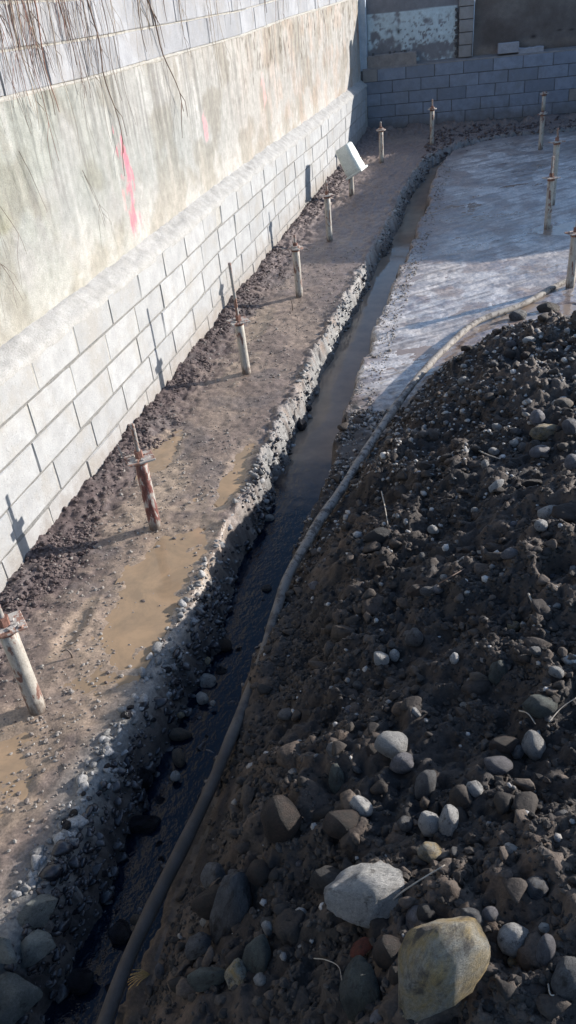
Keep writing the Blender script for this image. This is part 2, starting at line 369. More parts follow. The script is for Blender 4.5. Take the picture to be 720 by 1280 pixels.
# ------------------------------------------------------------------ helpers
def link(o, parent=None):
    COL.objects.link(o)
    if parent is not None: o.parent = parent
    return o
def tag(o, label=None, cat=None, group=None, kind=None):
    if label: o['label'] = label
    if cat: o['category'] = cat
    if group: o['group'] = group
    if kind: o['kind'] = kind
    return o
def empty(name, loc, label, cat, group=None, rot=(0, 0, 0)):
    o = bpy.data.objects.new(name, None); o.location = loc; o.rotation_euler = rot; o.empty_display_size = .1
    link(o); return tag(o, label, cat, group)
def raw_mesh(name, V, Fc, mat, smooth=True):
    """V (n,3); Fc (m,k) array of equal sized faces"""
    me = bpy.data.meshes.new(name); V = np.asarray(V, np.float32); Fc = np.asarray(Fc, np.int32)
    me.vertices.add(len(V)); me.vertices.foreach_set('co', V.ravel())
    k = Fc.shape[1]; me.loops.add(Fc.size); me.loops.foreach_set('vertex_index', Fc.ravel())
    me.polygons.add(len(Fc)); me.polygons.foreach_set('loop_start', np.arange(0, Fc.size, k, dtype=np.int32))
    me.polygons.foreach_set('use_smooth', np.full(len(Fc), smooth))
    me.update(calc_edges=True); me.materials.append(mat); return me
def attr(me, tone, wet=None):
    a = me.attributes.new('tone', 'FLOAT_COLOR', 'POINT')
    c = np.ones((len(tone), 4), np.float32); c[:, :3] = np.clip(tone, 0, 1); a.data.foreach_set('color', c.ravel())
    if wet is not None:
        a = me.attributes.new('wet', 'FLOAT', 'POINT'); a.data.foreach_set('value', wet.astype(np.float32).ravel())
def mobj(name, me, parent=None, loc=None, rot=None):
    o = bpy.data.objects.new(name, me)
    if loc is not None: o.location = loc
    if rot is not None: o.rotation_euler = rot
    return link(o, parent)
def bmo(name, bm, mat, parent=None, smooth=False, loc=None, rot=None):
    me = bpy.data.meshes.new(name); bm.normal_update(); bm.to_mesh(me); bm.free(); me.materials.append(mat)
    if smooth:
        for p in me.polygons: p.use_smooth = True
    return mobj(name, me, parent, loc, rot)
def box(bm, c, s, rotm=None, bev=0.):
    r = bmesh.ops.create_cube(bm, size=1.); vs = r['verts']
    bmesh.ops.scale(bm, vec=s, verts=vs)
    if bev:
        es = list({e for v in vs for e in v.link_edges})
        r = bmesh.ops.bevel(bm, geom=es, offset=bev, segments=1, affect='EDGES'); vs = list({v for f in r['faces'] for v in f.verts} | {v for v in vs if v.is_valid})
    if rotm is not None: bmesh.ops.rotate(bm, cent=(0, 0, 0), matrix=rotm, verts=vs)
    bmesh.ops.translate(bm, vec=c, verts=vs); return vs
def tube(bm, pts, rad, n=6, cap=True):
    pts = [Vector(p) for p in pts]
    if not hasattr(rad, '__len__'): rad = [rad]*len(pts)
    rings = []; up = Vector((0, 0, 1))
    t0 = (pts[1]-pts[0]).normalized(); a = t0.cross(up)
    if a.length < .1: a = t0.cross(Vector((1, 0, 0)))
    a.normalize()
    for i, p in enumerate(pts):
        t = (pts[min(i+1, len(pts)-1)]-pts[max(i-1, 0)]).normalized()
        a = (a-t*a.dot(t)).normalized(); b_ = t.cross(a)
        rings.append([bm.verts.new(p+rad[i]*(math.cos(2*math.pi*k/n)*a+math.sin(2*math.pi*k/n)*b_)) for k in range(n)])
    for r0, r1 in zip(rings[:-1], rings[1:]):
        for k in range(n):
            f = bm.faces.new((r0[k], r0[(k+1) % n], r1[(k+1) % n], r1[k])); f.smooth = True
    if cap:
        bm.faces.new(rings[0][::-1]); bm.faces.new(rings[-1])
def smooth_path(P, n):
    P = np.array(P, float); t = np.concatenate([[0], np.cumsum(np.linalg.norm(np.diff(P, axis=0), axis=1))])
    out = []
    tt = np.linspace(0, t[-1], n); m = np.gradient(P, t, axis=0)
    for x in tt:
        i = min(max(np.searchsorted(t, x)-1, 0), len(t)-2); h = t[i+1]-t[i]; s = (x-t[i])/h
        out.append((2*s**3-3*s**2+1)*P[i]+(s**3-2*s**2+s)*h*m[i]+(-2*s**3+3*s**2)*P[i+1]+(s**3-s**2)*h*m[i+1])
    return np.array(out)

# ------------------------------------------------------------------ terrain objects
n1, n2, n3, wl, pm, sm, ang, c1, c2, c3, c4, rough, lip = NN
def C3(*c): return np.array(c)[None, None, :]
def mixc(a, b, t): return a*(1-t[..., None])+b*t[..., None]
col = np.zeros(TZ.shape+(3,)); wet = np.zeros(TZ.shape)
# strip
sc = mixc(C3(.235, .175, .135)+0*col, C3(.165, .122, .10), ss(-.4, .4, n1))
sc = mixc(sc, C3(.075, .052, .050), ss(.46, .14, wl+.18*n2+.2*n1)*.92)
pn = fbm(GX*2.3, GYY*1.1, 60, 4)
sc = mixc(sc, C3(.33, .25, .18), ss(.05, .4, pn+.2*n2)*ss(.2, .5, wl)*.7)
sc = mixc(sc, C3(.11, .09, .085), ss(.1, .45, fbm(GX*4, GYY*4, 61, 4))*.6)
farp = ss(6.5, 9, GYY); sc = mixc(sc, C3(.20, .155, .14), farp*.6)
sc = mixc(sc, C3(.27, .20, .145), ss(-.55, .12, pm+.5*n2)*.85)
lipc = ss(.15, .0, -DT-ED)*ss(3.0, 4.5, GYY)
sc = mixc(sc, C3(.24, .235, .23), lipc*ss(-.5, .1, n2+.4*n1)*.95)
greyl = ss(.2, .0, -DT-ED)*ss(3.5, 1.5, GYY); sc = mixc(sc, C3(.17, .175, .165), greyl*.75)
sw = .52+.3*ss(-.5, .1, pm)-.3*rough-.4*lipc+.25*fbm(GX*3, GYY*2, 68, 3)
# slab
rut = fbm((GX*.8+GYY*.6)*3.2+.6*n1, (GYY*.8-GX*.6)*22, 67, 4)
lc = mixc(C3(.30, .255, .225)+0*col, C3(.50, .455, .42), ss(-.5, .5, fbm(GX*1.6, GYY*1.6, 62, 4)))
lc = mixc(lc, C3(.17, .135, .115), ss(.02, .42, rut)*.75)
lc = mixc(lc, C3(.20, .14, .11), ss(.10, .26, fbm(GX*3.3, GYY*2.6, 69, 3))*.65)
lc = mixc(lc, C3(.16, .13, .125), ss(.05, .5, ang+.3*n1)*.55)
lc = mixc(lc, C3(.20, .13, .10), ss(-.1, .2, sm)*.8)
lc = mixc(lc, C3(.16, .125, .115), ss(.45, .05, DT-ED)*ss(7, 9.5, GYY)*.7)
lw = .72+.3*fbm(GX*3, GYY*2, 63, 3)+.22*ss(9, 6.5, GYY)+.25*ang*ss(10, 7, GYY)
left = DT < 0
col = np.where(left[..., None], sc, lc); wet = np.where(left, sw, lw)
# trench
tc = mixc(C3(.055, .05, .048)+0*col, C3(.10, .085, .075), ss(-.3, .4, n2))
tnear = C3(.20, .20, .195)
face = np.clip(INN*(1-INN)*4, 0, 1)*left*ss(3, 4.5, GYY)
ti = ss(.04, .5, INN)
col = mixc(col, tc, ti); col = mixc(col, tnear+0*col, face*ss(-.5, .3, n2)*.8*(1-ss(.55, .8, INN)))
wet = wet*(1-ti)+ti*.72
# mound
mc = mixc(C3(.034, .025, .020)+0*col, C3(.080, .054, .038), ss(-.3, .45, c1+.3*c3))
mc = mixc(mc, C3(.015, .014, .015), ss(.1, .5, fbm(GX*3.1, GYY*3.1, 64, 4))*.7)
mc = mixc(mc, C3(.10, .09, .085), ss(.25, .6, fbm(GX*6, GYY*6, 65, 3))*ss(2.5, 4.5, GYY)*.5)
mc = mixc(mc, C3(.085, .058, .042), ss(.3, .6, fbm(GX*5, GYY*5, 66, 3))*.45)
mi = np.maximum(ss(-.06, .10, DM), ss(5.3, 4.5, GYY+.5*n2+.4*n1)*ss(.0, .03, DT-ED*.9)); col = mixc(col, mc, mi); wet = wet*(1-mi)+mi*(.22+.18*c1)
wet = np.clip(wet, 0, 1)
ny, nx = TZ.shape
idx = np.arange(ny*nx).reshape(ny, nx)
quads = np.stack([idx[:-1, :-1], idx[:-1, 1:], idx[1:, 1:], idx[1:, :-1]], -1).reshape(-1, 4)
def qc(A): return ((A[:-1, :-1]+A[1:, 1:])/2).ravel()
qd, qe, qm = qc(DT), qc(ED), qc(DM)
reg = np.where(np.abs(qd) < qe+.07, 1, np.where(qd < 0, 0, 2)); reg = np.where((qm > 0) & (qd > qe*.6), 3, reg)
VV = np.stack([GX, GYY, TZ], -1).reshape(-1, 3); CC = col.reshape(-1, 3); WW = wet.ravel()
for rid, nm, mt in ((0, 'muddy_strip', M_STRIP), (1, 'trench_bed', M_BANK), (2, 'concrete_slab_ground', M_SLAB), (3, 'earth_mound', M_MOUND)):
    q = quads[reg == rid]; u_, inv = np.unique(q, return_inverse=True)
    me = raw_mesh(nm, VV[u_], inv.reshape(-1, 4), mt); attr(me, CC[u_], WW[u_])
    tag(mobj(nm, me), kind='structure')
bm = bmesh.new(); bmesh.ops.create_grid(bm, x_segments=8, y_segments=8, size=150, matrix=Matrix.Translation((0, 0, -1.75)))
tag(bmo('ground', bm, mat_flat('far ground', (.16, .13, .11))), kind='structure')

# water in the trench (falls gently with the ground)
def strip_mesh(name, path, hw, zoff, mat):
    P = smooth_path([(a, b, 0) for a, b in path], 160); T = np.gradient(P, axis=0); T /= np.linalg.norm(T, axis=1)[:, None]
    N = np.stack([T[:, 1], -T[:, 0]], 1); V = []
    zz = np.array([g(y)+zoff(y) for y in P[:, 1]])
    for k in (-1, -.33, .33, 1):
        V.append(np.stack([P[:, 0]+N[:, 0]*hw*k, P[:, 1]+N[:, 1]*hw*k, zz], 1))
    V = np.stack(V, 1).reshape(-1, 3); n = len(P)
    i = np.arange(n*4).reshape(n, 4)
    Fq = np.stack([i[:-1, :-1], i[:-1, 1:], i[1:, 1:], i[1:, :-1]], -1).reshape(-1, 4)
    return tag(mobj(name, raw_mesh(name, V, Fq, mat)), kind='structure')
strip_mesh('trench_water', TR[:-1], .30, lambda y: float(np.interp(y, [0, 3, 5, 12, 15, 16], [-.278, -.258, -.205, -.20, -.14, -.14])), M_WATER)
def puddle(name, cx, cy, a, b, dz, mat):
    bm = bmesh.new(); n = 40; ring = []
    c = bm.verts.new((cx, cy, g(cy)+dz))
    for k in range(n):
        t = 2*math.pi*k/n; r = 1.35+.15*math.sin(3*t+cx)
        x, y = cx+a*r*math.cos(t), cy+b*r*math.sin(t)
        if cx < 1.2: x = min(x, float(np.interp(y, [q[1] for q in TR[:10]], [q[0] for q in TR[:10]])-np.interp(y, *TW))-.075)
        ring.append(bm.verts.new((x, y, float(g(y))+dz)))
    for k in range(n): bm.faces.new((c, ring[k], ring[(k+1) % n]))
    tag(bmo(name, bm, mat), kind='structure')
for cx, cy, a, b in PUD[:4]: puddle('puddle', cx, cy, a, b, -.011 if cx > .5 else -.008, M_PUD)
for cx, cy, a, b in SPUD[:1]: puddle('slab_puddle', cx, cy, a, b, -.006, M_SPUD)
bm = bmesh.new()   # film of water lying in the low places of the slab
vs = []
for y in np.linspace(5.0, 11.5, 14):
    x0 = float(np.interp(y, [5, 8, 10.1, 11.5], [1.56, 1.66, 1.78, 1.85])); vs.append((bm.verts.new((x0, y, float(g(y))-.0055)), bm.verts.new((6.5, y, float(g(y))-.0055))))
for a, b in zip(vs[:-1], vs[1:]): bm.faces.new((a[0], a[1], b[1], b[0]))
tag(bmo('water_film', bm, M_SPUD), kind='structure')

# ------------------------------------------------------------------ block walls
def block_mesh(name, L, H, D, mat, seed):
    rr = random.Random(seed); bm = bmesh.new(); box(bm, (0, 0, 0), (D, L, H), bev=.006)
    for v in bm.verts: v.co += Vector((rr.uniform(-.0025, .0025), rr.uniform(-.003, .003), rr.uniform(-.003, .003)))
    me = bpy.data.meshes.new(name); bm.normal_update(); bm.to_mesh(me); bm.free(); me.materials.append(mat); return me
BL, BH = .534, .205
lt = ([-2, 6, 7, 8, 9.3, 12, 15.2, 16.6], [0, .012, .04, .055, .09, .11, .185, .21])
def ltop(Y): return float(np.interp(Y, *lt))
lw_ = empty('block_wall', (0, 7, -1.1), 'long pale concrete block wall with cast concrete above it, running down the left side', 'wall')
def rel(o, root):   # child placed in world coordinates
    o.parent = root; o.matrix_parent_inverse = root.matrix_basis.inverted(); return o
bmeshes = [block_mesh('concrete_block', BL-.011, BH-.010, .2, M_BLOCK, s) for s in range(5)]
dmesh = {}
offs = [3.4826, 3.3308, 3.2574, 3.4035, 3.2278, 3.45]
for k in range(6):
    y = offs[k]-BL*11
    while y < 16.45:
        yc = y+BL/2; L = BL; y += BL
        if yc+BL/2 > 16.5: break
        x = float(wallx(yc)); sl_ = (ltop(yc+.4)-ltop(yc-.4))/.8
        me = random.choice(bmeshes)
        o = mobj('concrete_block', me, None, (x-.1+random.uniform(-.004, .003), yc, ltop(yc)-(k+.5)*BH),
                 (math.atan(sl_)+random.uniform(-.003, .003), 0, -.0296 if yc > 7 else 0)); rel(o, lw_)
V = []; Yb = np.linspace(-2.5, 16.42, 120)     # mortar body behind the blocks
V = []; n = len(Yb)
for y in Yb:
    x = float(wallx(y)); zt = ltop(y)-.004
    V += [(x-.007, y, -1.5), (x-.007, y, zt), (x-.196, y, zt), (x-.196, y, -1.5)]
i = np.arange(n*4).reshape(n, 4)
Fq = [(i[a, c], i[a, (c+1) % 4], i[a+1, (c+1) % 4], i[a+1, c]) for a in range(n-1) for c in range(4)]
rel(mobj('mortar', raw_mesh('mortar', V, Fq, M_MORTAR, False)), lw_)
# mortar squeezed out of the bed joints, uneven
V = []; Fq = []
for k in range(1, 6):
    ys = np.arange(-1, 16.3, .03); m = len(ys); b0 = len(V)
    a = .0085*np.clip(fbm(ys*2.3, ys*0+k*5, 70, 3)+.25+.6*fbm(ys*14, ys*0+k, 71, 2), 0, 1)
    hh = .009+.024*np.clip(fbm(ys*3.1, ys*0+k*7, 72, 3)+.25*fbm(ys*15, ys*0+k, 73, 2)+.1, 0, 1)
    for j, y in enumerate(ys):
        x = float(wallx(y)); zc = ltop(y)-k*BH
        V += [(x-.006, y, zc-hh[j]), (x-.004+a[j]*1.3, y, zc-.002), (x-.004+a[j], y, zc+.004), (x-.006, y, zc+hh[j]*.7)]
    for j in range(m-1):
        for c in range(3): p = b0+j*4+c; Fq.append((p, p+4, p+5, p+1))
o = rel(mobj('joint_mortar', raw_mesh('joint_mortar', V, Fq, M_JOINT)), lw_); o['kind'] = 'stuff'
# ledge
ys = np.arange(-2, 16.45, .025); us = np.linspace(0, 1, 7); YY, UU = np.meshgrid(ys, us, indexing='ij')
LX = wallx(YY)+.004-.128*UU+.010*fbm(YY*5, UU*3, 80, 3)*(UU < .9)
LZ = np.interp(YY, *lt)+.002+.095*UU**.8+(.016*fbm(YY*4, UU*3, 81, 4)+.008*fbm(YY*22, UU*5, 82, 2))*ss(-.1, .3, UU)
front = np.stack([LX[:, 0], ys, LZ[:, 0]-.03-.012*fbm(ys*6, ys*0, 83, 3)], 1)
V = np.concatenate([front[:, None, :], np.stack([LX, YY, LZ], -1)], 1); m = V.shape[1]; i = np.arange(len(ys)*m).reshape(len(ys), m)
Fq = np.stack([i[:-1, :-1], i[1:, :-1], i[1:, 1:], i[:-1, 1:]], -1).reshape(-1, 4)
rel(mobj('cement_ledge', raw_mesh('cement_ledge', V.reshape(-1, 3), Fq, M_LEDGE)), lw_)
# cast concrete wall above ledge
CT = ([-2, 4, 5.4, 6.8, 8.9, 10.8, 14.7, 16.7], [1.19, 1.222, 1.236, 1.27, 1.325, 1.42, 1.56, 1.63])
def ctop(Y): return float(np.interp(Y, *CT))
ys = np.concatenate([np.arange(-2, 3, .08), np.arange(3, 16.72, .0165)]); us = np.linspace(0, 1, 78); YY, UU = np.meshgrid(ys, us, indexing='ij')
zb = np.interp(YY, *lt)-.05; zt = np.interp(YY, *CT); ZZ = zb+(zt-zb)*UU
XX = wallx(YY)-.12+.007*fbm(YY*1.3, ZZ*1.3, 90, 3)+.002*fbm(YY*9, ZZ*9, 91, 3)
base = mixc(C3(.28, .274, .262)+np.zeros(YY.shape+(3,)), C3(.325, .308, .285), ss(5.5, 9, YY))
st1 = fbm(YY*5.5+.3*fbm(YY*2, ZZ*2, 99, 2), ZZ*.55, 92, 4); st2 = fbm(YY*14, ZZ*.8, 93, 3); bl = fbm(YY*1.2, ZZ*1.8, 94, 4); bl2 = fbm(YY*3.5, ZZ*4.5, 95, 4)
base = mixc(base, C3(.255, .26, .25), ss(-.25, .35, st1+.6*bl+.15)*ss(1.5, .5, ZZ+.3*bl2)*ss(9.2, 6.5, YY)*.9)
base = mixc(base, C3(.25, .26, .235), ss(-.25, .4, bl+.4*st2+.2)*ss(6.6, 4.4, YY)*.75)
base = mixc(base, C3(.44, .43, .415), ss(.0, .6, st2*.6+st1*.5-.1*bl)*.5)
base = mixc(base, C3(.42, .395, .36), ss(.55, .1, ZZ-.2*st1)*.6*ss(2, 4, YY))
base = mixc(base, C3(.26, .255, .14), ss(.15, .5, bl2)*np.exp(-((YY-3.6)/.5)**2-((ZZ-.42)/.2)**2)*1.0)
base = mixc(base, C3(.36, .285, .235), ss(-.2, .5, bl2+.5*st2)*ss(7.5, 11, YY)*.6)
dk = fbm(YY*16, ZZ*9, 96, 3); base = mixc(base, C3(.14, .12, .10), ss(.28, .5, dk)*ss(7., 9.5, YY)*ss(.5, 1.2, ZZ)*.85)
dk = fbm(YY*9, ZZ*2.5, 97, 3); base = mixc(base, C3(.2, .18, .155), ss(.35, .6, dk)*ss(.8, 1.2, ZZ)*.5)
vs_ = fbm(YY*42+.5*fbm(YY*3, ZZ*3, 98, 2), ZZ*1.1, 100, 3); base = mixc(base, base*C3(.80, .77, .72), ss(-.05, .3, fbm(YY*2.2, ZZ*2.6, 103, 5))*.9)
base = mixc(base, base*.62, ss(.05, .4, vs_)*ss(.3, 1.1, ZZ+.3*bl2)*.8)
gr = fbm(YY*30, ZZ*30, 101, 3); base = base*(1+.16*gr)[..., None]
base = mixc(base, C3(.46, .25, .10), np.exp(-((YY-4.02)/.06)**2-((ZZ-1.09)/.05)**2)*ss(-.2, .2, bl2+.2))
def mark(y0, z0, y1, z1, wd, c, base, s):
    t = np.clip(((YY-y0)*(y1-y0)+(ZZ-z0)*(z1-z0))/((y1-y0)**2+(z1-z0)**2), 0, 1)
    d = np.hypot(YY-y0-t*(y1-y0), ZZ-z0-t*(z1-z0))/wd
    return mixc(base, C3(*c), ss(1.15, .2, d+1.5*fbm(YY*26, ZZ*12, s, 3)+.45*fbm(YY*7, ZZ*7, s+40, 3)+.35)*.6)
base = mark(5.50, .80, 5.56, .57, .085, (.62, .10, .17), base, 110)
base = mark(5.53, .50, 5.50, .27, .09, (.60, .09, .16), base, 111)
base = mark(5.40, .50, 5.38, .40, .03, (.55, .25, .25), base, 112)
base = mark(7.44, .72, 7.46, .58, .07, (.62, .24, .27), base, 113)
base = mark(9.55, .87, 9.6, .70, .09, (.60, .33, .32), base, 114)
base = mark(16.3, 1.2, 16.3, .9, .10, (.38, .12, .09), base, 115)
m = len(us); i = np.arange(len(ys)*m).reshape(len(ys), m)
Fq = np.stack([i[:-1, :-1], i[1:, :-1], i[1:, 1:], i[:-1, 1:]], -1).reshape(-1, 4)
me = raw_mesh('cast_concrete', np.stack([XX, YY, ZZ], -1).reshape(-1, 3), Fq, M_CWALL); attr(me, base.reshape(-1, 3)); rel(mobj('cast_concrete', me), lw_)
# upper blocks
um = [block_mesh('upper_block', BL-.012, BH-.006, .2, M_BLOCKU, 50+s) for s in range(4)]
for k in range(3):
    y = 4.67-BL*12+(.27 if k % 2 else 0)
    while y < 16.3:
        yc = y+BL/2; y += BL
        sl_ = (ctop(yc+.4)-ctop(yc-.4))/.8
        rel(mobj('upper_block', random.choice(um), None, (float(wallx(yc))-.215+random.uniform(-.004, .004), yc, ctop(yc)+(k+.5)*.212+.006),
            (math.atan(sl_), 0, -.0296 if yc > 7 else 0)), lw_)
V = []
for y in Yb:
    x = float(wallx(y)); zt = ctop(y)
    V += [(x-.127, y, zt-.005), (x-.127, y, zt+.634), (x-.31, y, zt+.634), (x-.31, y, -1.5), (x-.2, y, -1.5), (x-.2, y, zt-.005)]
n = len(Yb); i = np.arange(n*6).reshape(n, 6)
Fq = [(i[a, c], i[a, (c+1) % 6], i[a+1, (c+1) % 6], i[a+1, c]) for a in range(n-1) for c in range(6)]
rel(mobj('upper_mortar', raw_mesh('upper_mortar', V, Fq, M_MORTAR, False)), lw_)
# droppings of mortar on top of the cast wall
V = []; Fq = []
ys = np.arange(-1, 16.4, .03); a = .012+.012*fbm(ys*5, ys*0, 120, 3); hh = .018+.02*np.clip(fbm(ys*4, ys*0+3, 121, 3), -.6, 1)
for j, y in enumerate(ys):
    x = float(wallx(y))-.115; zc = ctop(y); V += [(x-.012, y, zc-hh[j]*.8), (x+a[j]*.4, y, zc-.003), (x-.006, y, zc+hh[j]*.6)]
for j in range(len(ys)-1):
    for c in range(2): p = j*3+c; Fq.append((p, p+3, p+4, p+1))
rel(mobj('mortar_seam', raw_mesh('mortar_seam', V, Fq, M_MORTAR)), lw_)

# back wall
BD = .0608; BO = np.array([0, 16.4366]); bt = np.array([math.cos(BD), math.sin(BD)]); bn = np.array([-math.sin(BD), math.cos(BD)])
def bp(s, off, z): p = BO+bt*s+bn*off; return Vector((p[0], p[1], z))
bw = empty('back_block_wall', bp(3, .1, -.7), 'low blue-grey concrete block wall crossing the far end of the yard', 'wall')
b2 = [block_mesh('concrete_block', BL-.012, BH-.010, .2, M_BLOCKB, 80+s) for s in range(5)]
bd_ = block_mesh('concrete_block', BL-.012, BH-.010, .2, M_BLOCKP, 91)
bo = [1.0124, .7577, .5325, .804, .53, .75]
for k in range(6):
    s = bo[k]-BL*2; 
    while s < 5.9:
        s0 = max(s, .2); L = s+BL-s0; sc0 = s0+L/2; s += BL
        if L < .08: continue
        rgt = sc0 > 3.4
        o = mobj('concrete_block', bd_ if (rgt and random.random() < .15 and k > 2) or (sc0 < .5 and k == 0) else random.choice(b2), None, bp(sc0, .1+random.uniform(-.004, .004), .4554-(k+.5)*BH), (random.uniform(-.003, .003), random.uniform(-.004, .004), BD-math.pi/2))
        o.scale = (1, L/BL, 1); rel(o, bw)
bm = bmesh.new(); rm = Matrix.Rotation(BD, 3, 'Z'); box(bm, bp(4.6, .1, -.57), (8.9, .186, 2.03), rm); rel(bmo('mortar', bm, M_MORTARB), bw)
def lump(name, s0, s1, o0, o1, z0, z1, mat, parent, amp=.02, seed=0, taper=0.):
    """rough slab, uneven top"""
    n = max(6, int((s1-s0)/.05)); V = []; ss_ = np.linspace(s0, s1, n); zz = amp*fbm(ss_*4, ss_*0+seed, 130+seed, 4)+amp*.5*fbm(ss_*17, ss_*0, 131+seed, 2)
    for j, s in enumerate(ss_):
        e = amp*.5*math.sin(j*2.1+seed)
        for (o, z) in ((o0+e*.4, z0), (o0, z1+zz[j]-.012), (o0+.015, z1+zz[j]), ((o0+o1)/2, z1+zz[j]*1.3+taper/2), (o1, z1+taper), (o1, z0)): V.append(bp(s, o, z))
    i = np.arange(n*6).reshape(n, 6); Fq = [(i[a, c], i[a+1, c], i[a+1, (c+1) % 6], i[a, (c+1) % 6]) for a in range(n-1) for c in range(6)]
    Fq += [tuple(i[0, c] for c in (0, 1, 2, 3)), tuple(i[0, c] for c in (0, 3, 4, 5)), tuple(i[-1, c] for c in (3, 2, 1, 0)), tuple(i[-1, c] for c in (5, 4, 3, 0))]
    return rel(mobj(name, raw_mesh(name, np.array(V), Fq, mat, False)), parent)
lump('coping', .2, 8.8, .004, .26, .452, .475, M_COPE, bw, .008, 1, .03)

# wall added out of view to shade the slab; its ramp steers the shadow
rb = empty('right_shade_wall', (6.3, 13, -1.), 'unseen shade wall added along the right side of the yard, beyond the picture', 'wall')
ys = np.arange(9.2, 17.6, .1); tz_ = np.interp(ys, [9.2, 10.1, 10.9, 12.4, 18], [-.9, -.3, .6, 1.36, 1.4])+.09*fbm(ys*2.1, ys*0, 150, 4); V = []
for y, z in zip(ys, tz_): V += [(6.3, y, -1.6), (6.3, y, z), (6.52, y, z+.01), (6.52, y, -1.6)]
i = np.arange(len(ys)*4).reshape(-1, 4); Fq = [(i[a, c], i[a+1, c], i[a+1, (c+1) % 4], i[a, (c+1) % 4]) for a in range(len(ys)-1) for c in range(4)]+[tuple(i[0]), tuple(i[-1][::-1])]
rel(mobj('render_face', raw_mesh('render_face', np.array(V), Fq, M_COPE, False)), rb)

# derelict building wall behind
hb = empty('derelict_wall', bp(2.5, .4, -.5), 'old rendered wall with peeling white paint patch behind the back block wall', 'wall')
s_ = np.linspace(.05, 9, 560); u_ = np.linspace(0, 1, 84); S_, U_ = np.meshgrid(s_, u_, indexing='ij')
tz = np.interp(S_, [0, 1.95, 2.2, 4.2, 5.5, 9], [1.6, 1.57, 1.47, 1.26, 1.0, .95])+.03*fbm(S_*5, S_*0, 140, 3)*(S_ > 2.2)
Zb = -1.+(tz+1.)*(U_**.55)
patch = (S_ > .3) & (S_ < 2.05)
pe = ss(1.98, 1.93, S_+.05*fbm(S_*9, Zb*9, 141, 3))*ss(.28, .32, S_)*ss(1.335, 1.325, Zb-.02*(S_-.3)*0)
pl = pe*ss(.55, .15, .8*fbm(S_*7, Zb*7, 142, 4)+ss(.9, .55, Zb)*.55+ss(.95, .4, S_)*ss(1.15, .85, Zb)*.45+ss(1.3,1.8,S_)*ss(.8,.55,Zb)*.0)
spk = ss(.33, .42, fbm(S_*24, Zb*24, 143, 2)); pl = pl*(1-spk*ss(1.4, 1.0, Zb))
bc = mixc(C3(.20, .17, .155)+np.zeros(S_.shape+(3,)), C3(.14, .115, .105), ss(-.6, .6, fbm(S_*2, Zb*2, 144, 4)))
bc = mixc(bc, C3(.21, .205, .22), ss(2.05, 1.9, S_)*.8)
bc = mixc(bc, C3(.25, .20, .17), ss(2.2, 2.4, S_)*ss(.72, .60, Zb+.1*fbm(S_*3, Zb*3, 145, 3))*.7)
bc = mixc(bc, C3(.09, .07, .062), ss(2.2, 2.3, S_)*ss(-.5, .6, fbm(S_*1.5, Zb*2.5, 146, 4)+.15)*.75)
bc = mixc(bc, C3(.50, .56, .58), pl)
bc = mixc(bc, C3(.05, .04, .04), np.exp(-((S_-.88)/.03)**2-((Zb-1.02)/.045)**2))
bc = mixc(bc, C3(.04, .03, .03), ss(2.3, 2.4, S_)*np.clip(np.exp(-((S_-3.33)/.06)**2-((Zb-.72)/.03)**2)+np.exp(-((S_-3.78)/.05)**2-((Zb-.78)/.015)**2)+np.exp(-((S_-4.0)/.05)**2-((Zb-.77)/.015)**2), 0, 1))
of = .26-.008*pl+.006*fbm(S_*5, Zb*5, 147, 3)+.012*ss(2.2, 2.3, S_)
px_ = BO[0]+bt[0]*S_+bn[0]*of; py_ = BO[1]+bt[1]*S_+bn[1]*of
m = len(u_); i = np.arange(len(s_)*m).reshape(len(s_), m); Fq = np.stack([i[:-1, :-1], i[1:, :-1], i[1:, 1:], i[:-1, 1:]], -1).reshape(-1, 4)
me = raw_mesh('render_face', np.stack([px_, py_, Zb], -1).reshape(-1, 3), Fq, M_BWALL); attr(me, bc.reshape(-1, 3)); rel(mobj('render_face', me), hb)
V = []
for s in s_[::8]:
    z = float(np.interp(s, [0, 1.95, 2.2, 4.2, 5.5, 9], [1.6, 1.57, 1.47, 1.26, 1.0, .95]))-.02
    V += [bp(s, .31, -1.2), bp(s, .31, z), bp(s, .5, z+.01), bp(s, .5, -1.2)]
n = len(V)//4; i = np.arange(n*4).reshape(n, 4)
Fq = [(i[a, c], i[a+1, c], i[a+1, (c+1) % 4], i[a, (c+1) % 4]) for a in range(n-1) for c in range(4)]+[tuple(i[0]), tuple(i[-1][::-1])]
rel(mobj('wall_core', raw_mesh('wall_core', np.array(V), Fq, M_COPE, False)), hb)
# block pier between the white patch and the brown render
for k in range(6):
    bm = bmesh.new(); hh = .195 if k else .15; z = .60+.2*k
    box(bm, (0, 0, 0), (.25+random.uniform(-.015, .015), .16, .19), rm, bev=.008)
    rel(bmo('pier_block', bm, M_BLOCKP, loc=bp(2.11+random.uniform(-.008, .008), .215+random.uniform(-.006, .006), z)), hb)
bm = bmesh.new(); tube(bm, [bp(2.235, .128, .5), bp(2.24, .13, .9), bp(2.245, .128, 1.45)], .008, 5); rel(bmo('pier_edge', bm, M_PILAST), hb)
# ragged broken render edge beside the pier
V = []; Fq = []
bm = bmesh.new()
for k in range(26):
    z = .52+.03*k; s = 1.955+.03*math.sin(k*1.7)+random.uniform(-.015, .015)
    box(bm, bp(s, .235, z), (random.uniform(.03, .07), .05, random.uniform(.03, .05)), Matrix.Rotation(random.uniform(-.5, .5), 3, 'Y') @ rm, bev=.006)
o = rel(bmo('broken_render_edge', bm, M_MORTARB), hb); o['kind'] = 'stuff'
